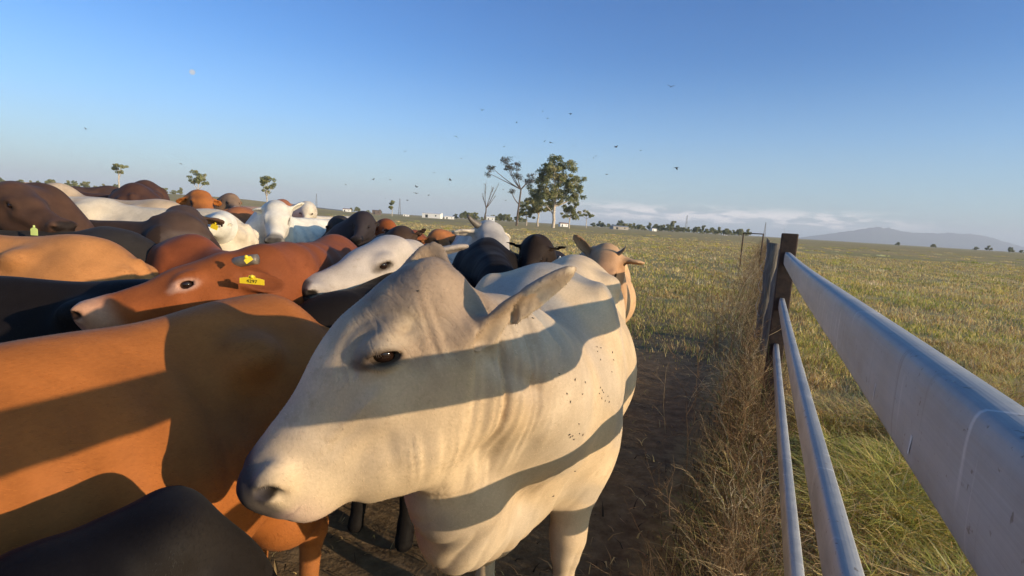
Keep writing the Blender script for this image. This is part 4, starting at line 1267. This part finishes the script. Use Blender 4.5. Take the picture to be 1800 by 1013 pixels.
# dead weeds along the fence foot
def weeds(name, n, label, smin_, smax_, omin, omax, hmin, hmax, cols, wts, seed):
    r = np.random.default_rng(seed); m = MB()
    V = []; Q = []; C = []; cnt = 0
    for i in range(n):
        s = smin_ * (smax_ / smin_) ** r.random()
        off = r.uniform(omin, omax) if r.random() < .8 else r.normal((omin + omax) / 2, .25)
        p = F0 + VX * s + FN * off
        if p.y < .5: continue
        h = r.uniform(hmin, hmax) * (.7 + .6 * float(vnoise(s, off, .6, 31))) * (1 + 1.1 * math.exp(-((s - 4.5) / 1.3) ** 2))
        col = np.array(cols[r.choice(len(cols), p=np.array(wts) / sum(wts))]) * r.uniform(.7, 1.35)
        def stem(o, d, L, rad, depth):
            nonlocal cnt
            seg = 5; pts = [o]; dd = d
            for q in range(seg):
                dd = (dd + Vector(r.normal(0, .16, 3)) + Vector((0, 0, -.03 * q))).normalized()
                pts.append(pts[-1] + dd * (L / seg))
            side = dd.cross(Vector(r.normal(0, 1, 3))).normalized()
            side2 = dd.cross(side).normalized()
            for sd_ in (side, side2):
                for q, pt in enumerate(pts):
                    w = rad * (1 - .7 * q / seg)
                    V.append(pt - sd_ * w); V.append(pt + sd_ * w); C.append(col); C.append(col)
                for q in range(seg):
                    b_ = cnt + q * 2; Q.append((b_, b_ + 1, b_ + 3, b_ + 2))
                cnt += (seg + 1) * 2
            if depth < 2:
                for q in range(1, seg + 1):
                    for _ in range(1 if depth else 2):
                        if r.random() < (.65 if depth == 0 else .5):
                            a = Vector(r.normal(0, 1, 3)); a.z = abs(a.z) * .6
                            stem(pts[q], (dd * .7 + a.normalized() * .9).normalized(), L * r.uniform(.22, .45), rad * .55, depth + 1)
        stem(Vector((p.x, p.y, -.02)), Vector((r.normal(0, .2), r.normal(0, .2), 1)).normalized(), h, r.uniform(.0016, .0032) * (1 + s * .06), 0)
    return tag(mesh_obj(name, np.array([tuple(v) for v in V]), np.array(Q), DRY, None, True, {'tint': np.array(C)}), label, kind='stuff')
DRY = attr_mat('dry_stems', 'tint', .75, trans=.1, spec=.2)
DCOL = [(.20, .125, .065), (.34, .225, .12), (.50, .38, .22), (.62, .53, .36), (.13, .14, .05)]
weeds('dry_weeds', 520, 'dry branching brown weeds crowding the foot of the fence', 1.5, 9, .0, .25, .16, .42, DCOL, [4, 3.5, 2.2, .8, 1], 3)
weeds('dry_weeds', 480, 'distant dry weeds along the wire fence', 7, 80, -.15, .75, .5, 1.15, DCOL, [4, 4, 3, .5, 1.5], 4)
# broken pale stalks and coarse grass in the same strip
n = 24000
s = 1.3 * (70 / 1.3) ** rng.random(n); off = rng.normal(.16, .17, n) - .015 * np.minimum(s, 10)
x = F0.x + VX.x * s + FN.x * off; y = VX.y * s + FN.y * off
k = y > .6; x, y, off, s = x[k], y[k], off[k], s[k]
hh = rng.uniform(.06, .34, len(x)) * np.exp(-((off - .1) / .35) ** 2) + .02
blades('strip_grass', np.stack([x, y, ground_h(x, y) - .01], 1), hh, rng.uniform(.003, .006, len(x)) * (1 + s * .08), rng.uniform(.3, 1.3, len(x)),
       palette([(.22, .14, .07), STRAW, (.17, .19, .05), (.09, .065, .035), PALEST], [5, 2, 2.5, 4, .5], len(x)), GRASS, 'matted grass and dead stalks under the fence rails')

# trodden litter: small pale straw bits and dung crumbs on the soil
n = 2500
x, y = scatter(n, 1.2, 10, -.9, .5)
k = left_(x, y); x, y = x[k], y[k]
blades('ground_litter', np.stack([x, y, ground_h(x, y) + .004], 1), rng.uniform(.01, .05, len(x)), rng.uniform(.004, .012, len(x)), rng.uniform(1.2, 3.0, len(x)),
       palette([STRAW, BROWN, (.05, .035, .02)], [2, 4, 4], len(x)), GRASS, 'scattered straw bits on the trodden soil')

# ---- trees
BARKP = simple_mat('pale_gum_bark', (.50, .42, .33), .8, var=.35, scale=2.0, bmp=.02)
BARKD = simple_mat('dark_gum_bark', (.115, .085, .065), .85, var=.35, scale=2.0, bmp=.02)
LEAF = attr_mat('gum_leaves', 'tint', .6, trans=.42, spec=.25)
def limb(m, o, d, L, r0, r1, seg, r, wob=.12, lift=.0):
    pts = [o]; dd = d
    for q in range(seg):
        dd = (dd + Vector(r.normal(0, wob, 3)) + Vector((0, 0, lift))).normalized()
        pts.append(pts[-1] + dd * (L / seg))
    m.tube(pts, list(np.linspace(r0, r1, seg + 1)), 7, cap=False)
    return pts, dd
def leaf_cloud(centres, rad, per, size, r, cols, wts, flat=.75, droop=0.0):
    C = []; V = []
    n = len(centres) * per
    c = np.repeat(np.array([tuple(q) for q in centres]), per, 0)
    rr_ = np.repeat(np.array(rad), per)[:, None]
    g = r.normal(0, 1, (n, 3)); g /= np.linalg.norm(g, axis=1)[:, None]
    g *= (r.random((n, 1)) ** .45) * np.array((1, 1, flat))
    p = c + g * rr_; p[:, 2] -= droop * np.abs(r.normal(0, 1, n)) * rr_[:, 0]
    a = r.normal(0, 1, (n, 3)); a /= np.linalg.norm(a, axis=1)[:, None]
    b_ = np.cross(a, r.normal(0, 1, (n, 3))); b_ /= np.linalg.norm(b_, axis=1)[:, None]
    s = size * r.uniform(.5, 1.3, (n, 1))
    V = np.stack([p - a * s, p + b_ * s * .42, p + a * s, p - b_ * s * .42], 1).reshape(-1, 3)
    Q = np.arange(n * 4).reshape(-1, 4)
    cols = np.array(cols); ci = r.choice(len(cols), len(centres), p=np.array(wts) / sum(wts))
    col = cols[np.repeat(ci, per)] * r.uniform(.7, 1.3, (n, 1))
    return V, Q, np.repeat(col, 4, 0)
LG = [(.26, .27, .12), (.34, .34, .15), (.19, .21, .09), (.40, .37, .19)]
def gum_tree(loc, Ht, lobes, seed, label, bark=BARKP, group=None, dens=1.0, lsize=.012, name='gum_tree', trunk_h=.3, tr=.020, lean=0.0, cr=.055, depth=.9, cols=None, wts=(4, 3, 3, 1), bare=None, per=95):
    """lobes: (x, z, rx, rz) as fractions of the height; clumps of leaves hang on limbs that reach into each lobe"""
    r = np.random.default_rng(seed)
    root = empty(name, tuple(loc)); tag(root, label, 'tree', group)
    m = MB()
    top = Vector((lean * Ht, 0, trunk_h * Ht))
    pts = [Vector((lean * Ht * t ** 1.6 + r.normal(0, .004) * Ht * (t > 0), r.normal(0, .004) * Ht, -.3 + (trunk_h * Ht + .3) * t)) for t in np.linspace(0, 1, 6)]
    m.tube(pts, list(np.linspace(tr * Ht * 1.25, tr * Ht * .8, 6)), 8, cap=False)
    top = pts[-1]; cs = []; rad = []
    def reach(a, b, r0, r1, n=6, wob=.02):
        mid = (a + b) / 2 + Vector((0, 0, -.10 * (b - a).length)) + Vector(r.normal(0, wob, 3)) * Ht
        P = [a * (1 - t) ** 2 + mid * 2 * t * (1 - t) + b * t * t for t in np.linspace(0, 1, n)]
        m.tube(P, list(np.linspace(r0, r1, n)), 6, cap=False); return P
    for lx, lz, rx, rz in lobes:
        c = Vector((lx * Ht, r.normal(0, .25) * rx * Ht, lz * Ht))
        P = reach(top if lz > trunk_h + .05 else pts[3], c, tr * Ht * .62, tr * Ht * .22)
        nn = max(4, int(dens * 560 * rx * rz / (cr / .055) ** 2))
        for q in range(nn):
            g = r.normal(0, 1, 3); g /= np.linalg.norm(g); g *= r.random() ** .4
            e = c + Vector((g[0] * rx, g[1] * rx * depth, g[2] * rz)) * Ht
            cs.append(e); rad.append(Ht * cr * r.uniform(.6, 1.35))
            if q % 4 == 0 or bare: reach(P[r.integers(2, 6)], e, tr * Ht * .16, tr * Ht * .05, 5, .012)
    m.build('trunk', bark, root)
    if not bare:
        V, Q, C = leaf_cloud(cs, rad, per, Ht * lsize * 1.5, r, cols or LG, wts, flat=.7)
        mesh_obj('crown', V, Q, LEAF, root, True, {'tint': C})
    return root
TG = 'trees far across the paddock'
def base(px, Y, dz=0.0):
    p = on_ground(px, Y); p.z = float(ground_h(p.x, p.y)) + dz; return p
gum_tree(base(972, 205), 27.5, [(-.05, .84, .20, .13), (.10, .83, .20, .13), (.23, .66, .17, .15), (-.18, .70, .18, .16), (.02, .64, .24, .18), (-.24, .50, .14, .13), (.28, .46, .12, .12), (-.08, .45, .17, .12), (.14, .43, .16, .10), (-.15, .33, .12, .07)], 12,
         'tall leafy gum tree with pale trunk, biggest tree on the horizon', trunk_h=.30, dens=1.15, cr=.050, lsize=.0105)
gum_tree(base(1000, 226), 13, [(.0, .72, .28, .2), (-.1, .5, .25, .2), (.15, .5, .2, .2)], 5, 'smaller gum tree behind the right side of the biggest tree', group=TG, cr=.08, lsize=.02)
gum_tree(base(945, 222), 17, [(.0, .75, .28, .2), (-.15, .55, .22, .2), (.1, .5, .28, .2), (-.1, .36, .2, .1)], 8, 'gum tree tucked behind the left side of the biggest tree', group=TG, cr=.07, lsize=.017)
gum_tree(base(925, 235), 12, [(.0, .7, .3, .2), (-.15, .5, .28, .18), (.2, .45, .2, .15)], 18, 'low dark gum tree between the leaning tree and the biggest tree', group=TG, cr=.08, lsize=.022)
gum_tree(base(908, 195), 25.5, [(-.40, .80, .055, .07), (-.44, .72, .04, .05), (-.21, .93, .075, .06), (-.17, .83, .07, .08), (-.05, .82, .055, .07), (-.03, .70, .07, .06), (.17, .71, .06, .08), (.11, .62, .05, .06), (-.10, .49, .03, .045)], 23,
         'slender dark gum tree with sparse leaf clusters leaning left', bark=BARKD, trunk_h=.52, lean=.03, tr=.013, dens=2.6, cr=.044, lsize=.0070, per=46, cols=[(.085, .09, .065), (.13, .125, .10), (.18, .15, .13)], wts=(4, 3, 1))
gum_tree(base(851, 190), 15.5, [(-.02, .9, .06, .08), (.16, .84, .08, .10), (.28, .92, .05, .06), (-.08, .66, .05, .08), (.22, .66, .05, .05)], 33, 'bare dead tree with thin grey branches left of the gum trees', bark=BARKD, trunk_h=.36, lean=.03, tr=.016, bare=True, dens=4, name='dead_tree')
gum_tree(base(1030, 330), 11.5, [(.0, .82, .22, .14), (-.2, .66, .18, .12), (.2, .68, .16, .12)], 41, 'small rounded gum tree standing alone right of the tall trees', group=TG, trunk_h=.5, cr=.09, lsize=.028)
gum_tree(base(210, 260), 14.5, [(-.03, .92, .2, .05), (.14, .88, .16, .05), (-.14, .84, .16, .06), (.05, .7, .08, .04)], 44, 'small flat-topped tree with white trunk at far left', group=TG, trunk_h=.66, cr=.07, lsize=.02, dens=1.6)
gum_tree(base(348, 240), 13.5, [(.0, .84, .26, .14), (-.22, .66, .16, .12), (.25, .66, .18, .12), (.02, .6, .2, .12)], 47, 'small rounded tree above the orange-red head', group=TG, trunk_h=.35, cr=.08, lsize=.02)
gum_tree(base(469, 240), 14.5, [(.04, .86, .2, .12), (-.14, .68, .14, .12), (.17, .62, .13, .12), (.0, .5, .16, .1), (-.1, .84, .12, .1)], 50, 'small upright tree above the bright white facing cow', group=TG, trunk_h=.3, cr=.075, lsize=.02)
gum_tree(base(689, 330), 10, [(.02, .82, .14, .15), (-.06, .5, .12, .08)], 53, 'narrow little tree beside the mast at centre left', group=TG, trunk_h=.4, cr=.09, lsize=.03, dens=2)
# far belt of low trees, each its own copy of four patterns
belt = []
for q, (nm, hh_, sp_) in enumerate((('far_tree', 7, 1.1), ('far_tree', 9, .9), ('far_tree', 6, 1.3), ('far_tree', 8, .7))):
    belt.append((hh_, sp_, q))
protos = []
r_ = np.random.default_rng(99)
spots = []
for px in np.concatenate([np.arange(1042, 1120, 9.0), np.arange(1120, 1320, 6.5)]): spots.append((px + r_.uniform(-3, 3), r_.uniform(520, 700), r_.uniform(.65, 1.25)))
for px in np.arange(800, 930, 9.0): spots.append((px + r_.uniform(-3, 3), r_.uniform(480, 620), r_.uniform(.6, 1.3)))
for px in (617, 628, 647, 668, 758, 765, 1578, 1640, 1716, 1738, 1775, 1795): spots.append((px, r_.uniform(600, 750), r_.uniform(.5, 1.05)))
for px in np.arange(0, 330, 17.0): spots.append((px + r_.uniform(-8, 8), r_.uniform(420, 520), r_.uniform(.5, .95)))
spots.append((1184, 560, 1.5)); spots.append((1090, 590, 1.4)); spots.append((833, 500, 1.3))
def ordinal(n):
    return {1: 'first', 2: 'second', 3: 'third'}.get(n, str(n) + ('th' if 10 < n % 100 < 20 else {1: 'st', 2: 'nd', 3: 'rd'}.get(n % 10, 'th')))
spots.sort(key=lambda q: q[0])
seen_in = {}
for i, (px, Y, s_) in enumerate(spots):
    q = i % 4
    where = ('in the tree line right of the tall gums' if 1040 < px < 1330 else 'in the low tree line behind the dead tree' if 790 < px < 935
             else 'on the low rise at far left' if px < 340 else 'near the horizon left of centre' if px < 790 else 'below the right-hand hills')
    g = 'low hazy trees ' + where
    seen_in[g] = seen_in.get(g, 0) + 1
    lab = 'low hazy tree, ' + ordinal(seen_in[g]) + ' from the left ' + where
    if len(protos) <= q:
        w_ = belt[q][1]
        o = gum_tree(base(px, Y), belt[q][0], [(0, .72, .34 * w_, .22), (-.34 * w_, .5, .3 * w_, .2), (.36 * w_, .46, .3 * w_, .2), (0, .3, .5 * w_, .14)], 60 + q, lab, trunk_h=.25, group=g, cr=.13, lsize=.055, name='far_tree')
        protos.append(o)
    else:
        o = copy_tree(protos[q]); o.location = base(px, Y); o.rotation_euler.z = r_.uniform(0, 6.2)
        tag(o, lab, group=g)
    o.scale = (s_, s_, s_)
# ------------------------------------------------------------------ buildings, masts, birds, moon, flies, haze
WALLW = simple_mat('white_painted_sheet', (.80, .79, .76), .5, var=.05)
ROOFG = simple_mat('grey_sheet_roof', (.34, .35, .36), .5, var=.15)
WALLB = simple_mat('dull_brown_board', (.16, .12, .10), .7, var=.2)
GLASSD = simple_mat('dark_window', (.03, .035, .04), .2, var=.1)
ROOFR = simple_mat('rust_red_roof', (.30, .12, .08), .6, var=.15)
def shed(px, Y, w, d, h, label, wall=WALLW, roof=ROOFG, rz=.1, rh=.28, name='shed', cat='shed', nwin=2):
    root = empty(name, tuple(base(px, Y)), rz); tag(root, label, cat, 'far farm buildings')
    MB().box((-w / 2, -d / 2, -.3), (w / 2, d / 2, h)).build('wall', wall, root, False)
    e = .35; r_h = h * rh
    V = [(-w / 2 - e, -d / 2 - e, h + .02), (w / 2 + e, -d / 2 - e, h + .02), (w / 2 + e, d / 2 + e, h + .02), (-w / 2 - e, d / 2 + e, h + .02), (-w / 2 - e, 0, h + r_h), (w / 2 + e, 0, h + r_h)]
    me = bpy.data.meshes.new('roof'); me.from_pydata(V, [], [(0, 1, 5, 4), (2, 3, 4, 5), (0, 4, 3), (1, 2, 5), (0, 3, 2, 1)]); me.materials.append(roof)
    o = bpy.data.objects.new('roof', me); COL.objects.link(o); o.parent = root
    for q in range(nwin):
        x = -w / 2 + w * (q + .5) / nwin
        MB().box((x - w * (.07 if q == 0 else .035), -d / 2 - .06, h * .05 if q == 0 else h * .4), (x + w * (.07 if q == 0 else .035), -d / 2 - .01, h * .72)).build('window' if q else 'door', GLASSD, root, False)
    return root
shed(760, 430, 15, 8, 3.6, 'long white shed on the horizon left of the dead tree', rz=-.1, roof=WALLW)
shed(790, 450, 8, 6, 2.2, 'low white shed just right of the long white shed', rz=.1, roof=WALLW, nwin=2)
shed(862, 430, 6.5, 5, 3.6, 'white building seen between the dead tree and leaning gum', rz=.0, roof=WALLW, nwin=2)
shed(1088, 430, 13, 8, 2.4, 'long low grey-roofed farmhouse in the tree line', rz=.2, wall=simple_mat('dull_cream_wall', (.34, .31, .27), .7), name='farmhouse', cat='house')
shed(1148, 560, 5, 5, 2.6, 'small pale house between dark far trees', rz=.3, name='house', cat='house', nwin=2)
shed(1274, 600, 6, 5, 2.4, 'white house near the right end of the tree line', rz=-.2, name='house', cat='house', nwin=2)
shed(662, 470, 7, 5, 3.6, 'small dark shed standing on the horizon left of centre', wall=WALLB, roof=WALLB, rz=.1, rh=.1)
shed(610, 520, 7, 5, 2.4, 'little red-roofed hut on the left horizon', roof=ROOFR, rz=.1, name='hut', cat='hut', nwin=2)
shed(714, 480, 5, 4, 1.6, 'tiny white shed right of the mast', rz=.1, roof=WALLW, nwin=2)
shed(990, 330, 5, 4, 2.0, 'small pale shed glimpsed behind the tall gum trunks', rz=.2, nwin=2, roof=ROOFR)

STEEL = simple_mat('dull_mast_steel', (.22, .22, .23), .5, .3, var=.1)
def mast(px, Y, h, label, w=1.2):
    root = empty('lattice_mast', tuple(base(px, Y))); tag(root, label, 'mast', 'far masts')
    m = MB(); n = 9
    for a, b_ in ((-1, -1), (1, -1), (1, 1), (-1, 1)):
        m.tube([(a * w, b_ * w, 0), (a * w * .15, b_ * w * .15, h)], .14, 4)
    m.build('legs', STEEL, root)
    m = MB()
    for q in range(n):
        t0, t1 = q / n, (q + 1) / n
        w0, w1 = w * (1 - .85 * t0), w * (1 - .85 * t1)
        for s in (-1, 1):
            m.tube([(-w0, s * w0, h * t0), (w1, s * w1, h * t1)], .07, 3); m.tube([(s * w0, w0, h * t0), (s * w1, -w1, h * t1)], .07, 3)
    m.build('bracing', STEEL, root)
mast(1205, 800, 26, 'thin lattice mast above the tree line right of centre', 1.6)
mast(702, 600, 19, 'thin lattice mast on the horizon left of the white shed')
mast(1343, 700, 20, 'faint lattice mast beyond the fence posts')
mast(556, 900, 26, 'faint lattice mast at the end of the left ridge', 1.5)

# birds
BIRD = simple_mat('black_feathers', (.018, .016, .016), .6, var=.1)
def make_bird(flap):
    root = empty('bird')
    V, Q = uvball((0, 0, 0), .07, 8, 6, (2.4, .8, .75)); V = np.array(V)
    V2, Q2 = uvball((.17, 0, .03), .042, 8, 6, (1.3, 1, 1))
    m = MB(); m.add(V, Q); m.add(V2, Q2); m.tube([(-.13, 0, 0), (-.30, 0, .01)], [.03, .05], 5, flat=.3)
    m.build('body', BIRD, root)
    for s in (1, -1):
        z = flap
        P = [(.06, .03, .02), (-.09, .03, .02), (.09, .22, .02 + z * .14), (-.08, .22, .02 + z * .13), (.03, .46, .02 + z * .20), (-.06, .42, .02 + z * .18)]
        P = [(a, s * b_, c) for a, b_, c in P]; n = len(P)
        P2 = P + [(a, b_, c - .012) for a, b_, c in P]
        F = [(0, 1, 3, 2), (2, 3, 5, 4), (7, 6, 8, 9), (9, 8, 10, 11), (0, 2, 8, 6), (2, 4, 10, 8), (4, 5, 11, 10), (5, 3, 9, 11), (3, 1, 7, 9), (1, 0, 6, 7)]
        mesh_obj('wing', np.array(P2), np.array(F), BIRD, root)
    return root
BP = [(1179, 153, 1.5), (847, 194, 1.2), (1003, 200, 1.3), (963, 208, .9), (954, 196, .6), (908, 216, .8), (802, 240, 1.4), (957, 249, .8), (968, 251, 1.2), (972, 252, .7),
      (1009, 257, .8), (1083, 259, 1.4), (1126, 265, .8), (886, 258, .6), (712, 267, 1.1), (811, 279, .6), (906, 276, .7), (911, 278, .6), (1048, 274, .7), (1043, 278, .5), (1114, 279, .6),
      (1189, 295, 1.8), (1067, 307, 1.1), (763, 304, .9), (791, 317, 1.4), (656, 316, 1.0), (686, 316, .8), (608, 325, .8), (732, 329, 1.3), (731, 340, 1.3), (754, 343, .9), (716, 352, 1.0),
      (677, 349, .5), (318, 288, .9), (151, 227, .8), (884, 333, .6), (889, 353, .7), (893, 338, .6)]
BP.sort()
special = {(1179, 153): 'highest dark bird, alone in the sky right of centre', (1189, 295): 'largest dark bird, low in the sky right of the tall tree', (151, 227): 'single dark bird in the sky at far left', (318, 288): 'single dark bird above the small trees at left'}
bp = [make_bird(1.0), make_bird(-.6), make_bird(.25)]
for i, (px, py, s_) in enumerate(BP):
    o = bp[i] if i < 3 else copy_tree(bp[i % 3])
    Y = 62 * (.85 + .3 * ((i * 7) % 5) / 4)
    o.location = at(px, py, Y); f = s_ * .58 * Y / 62
    o.scale = (f, f, f); o.rotation_euler = (R((i * 37) % 40 - 20), R((i * 23) % 30 - 15), R((i * 77) % 360))
    tag(o, special.get(BP[i][:2]) or 'small dark bird in the flock, ' + ordinal(i + 1) + ' bird from the left', 'bird', 'birds over the paddock')

# the moon, a pale disc high on the left
mm, nt, b_ = new_mat('moon_rock')
em = N(nt, 'ShaderNodeEmission', ins={'Strength': .62})
nt.links.new(mixc(nt, mrange(nt, noise(nt, objco(nt), .006, 3), .4, .6), (.62, .74, .92), (.78, .86, .98)), em.inputs[0])
nt.links.new(em.outputs[0], nt.nodes['Material Output'].inputs['Surface'])
V, Q = uvball((0, 0, 0), 88.0, 24, 16)
mo = mesh_obj('moon', np.array(V), np.array(Q), mm); mo.location = at(338, 127, 19000)
tag(mo, 'small pale daytime moon in the blue sky at upper left', 'moon', kind='structure')

# flies on the white animal's shoulder
bpy.context.view_layer.update()
FLY = simple_mat('fly_black', (.012, .012, .014), .4, var=.0)
dg = bpy.context.evaluated_depsgraph_get()
hb = [c_ for c_ in hero.children if c_.name.startswith('body')][0]
from mathutils.bvhtree import BVHTree
bv = BVHTree.FromObject(hb, dg)
mw = hb.matrix_world; mi = mw.inverted()
fp = None; rf = random.Random(4)
FL = [(1050, 618), (1056, 612), (1076, 620), (1055, 633), (1075, 654), (1055, 682), (1058, 686), (1053, 692), (1070, 707), (1063, 705), (1057, 700), (1068, 697), (1010, 668), (1028, 672), (982, 657), (996, 692), (1002, 706),
      (1017, 745), (1018, 762), (1024, 764), (1002, 768), (1008, 772), (1006, 766), (1000, 764), (1010, 828), (972, 872), (1049, 610), (1078, 633), (1023, 693), (1060, 690), (936, 560), (735, 512)]
FL.sort(); nfly = 0
for px, py in FL:
    o3 = mi @ Vector((0, 0, CAM_H)); d3 = (mi.to_3x3() @ (at(px, py, 2.0) - Vector((0, 0, CAM_H)))).normalized()
    hit, nrm, _, _ = bv.ray_cast(o3, d3)
    if hit is None: continue
    if fp is None:
        fp = empty('fly')
        V, Q = uvball((0, 0, .0016), .0015, 8, 6, (1.7, 1, .9)); V2, Q2 = uvball((.003, 0, .0016), .0010, 8, 6)
        m = MB(); m.add(V, Q); m.add(V2, Q2); m.build('body', FLY, fp)
        for s in (1, -1):
            m = MB(); m.tube([(.001, s * .001, .0026), (-.0045, s * .002, .003)], [.0005, .0011], 5, flat=.3); m.build('wing', FLY, fp)
        o = fp
    else: o = copy_tree(fp)
    wn = (mw.to_3x3() @ nrm).normalized()
    o.rotation_mode = 'QUATERNION'
    from mathutils import Quaternion
    o.rotation_quaternion = wn.to_track_quat('Z', 'X') @ Quaternion((0, 0, 1), rf.uniform(0, 6.2))
    o.location = mw @ hit; o.scale = (.8, .8, .8)
    nfly += 1
    tag(o, 'tiny black fly on the near white cow, ' + ordinal(nfly) + ' fly from the left', 'fly', 'flies on the near white animal')

# air
hzm = bpy.data.materials.new('morning_haze'); hzm.use_nodes = True
nt = hzm.node_tree; nt.nodes.clear()
ou = nt.nodes.new('ShaderNodeOutputMaterial'); pv = nt.nodes.new('ShaderNodeVolumePrincipled')
pv.inputs['Color'].default_value = (.80, .88, 1.0, 1)
pv.inputs['Density'].default_value = HAZE
pv.inputs['Anisotropy'].default_value = .0
nt.links.new(pv.outputs[0], ou.inputs['Volume'])
if HAZE > 0:
    hb_ = MB().box((-10500, -10500, -12), (10500, 10500, 320)).build('haze', hzm, None, False)
    tag(hb_, 'thin morning haze over the plain', kind='stuff')
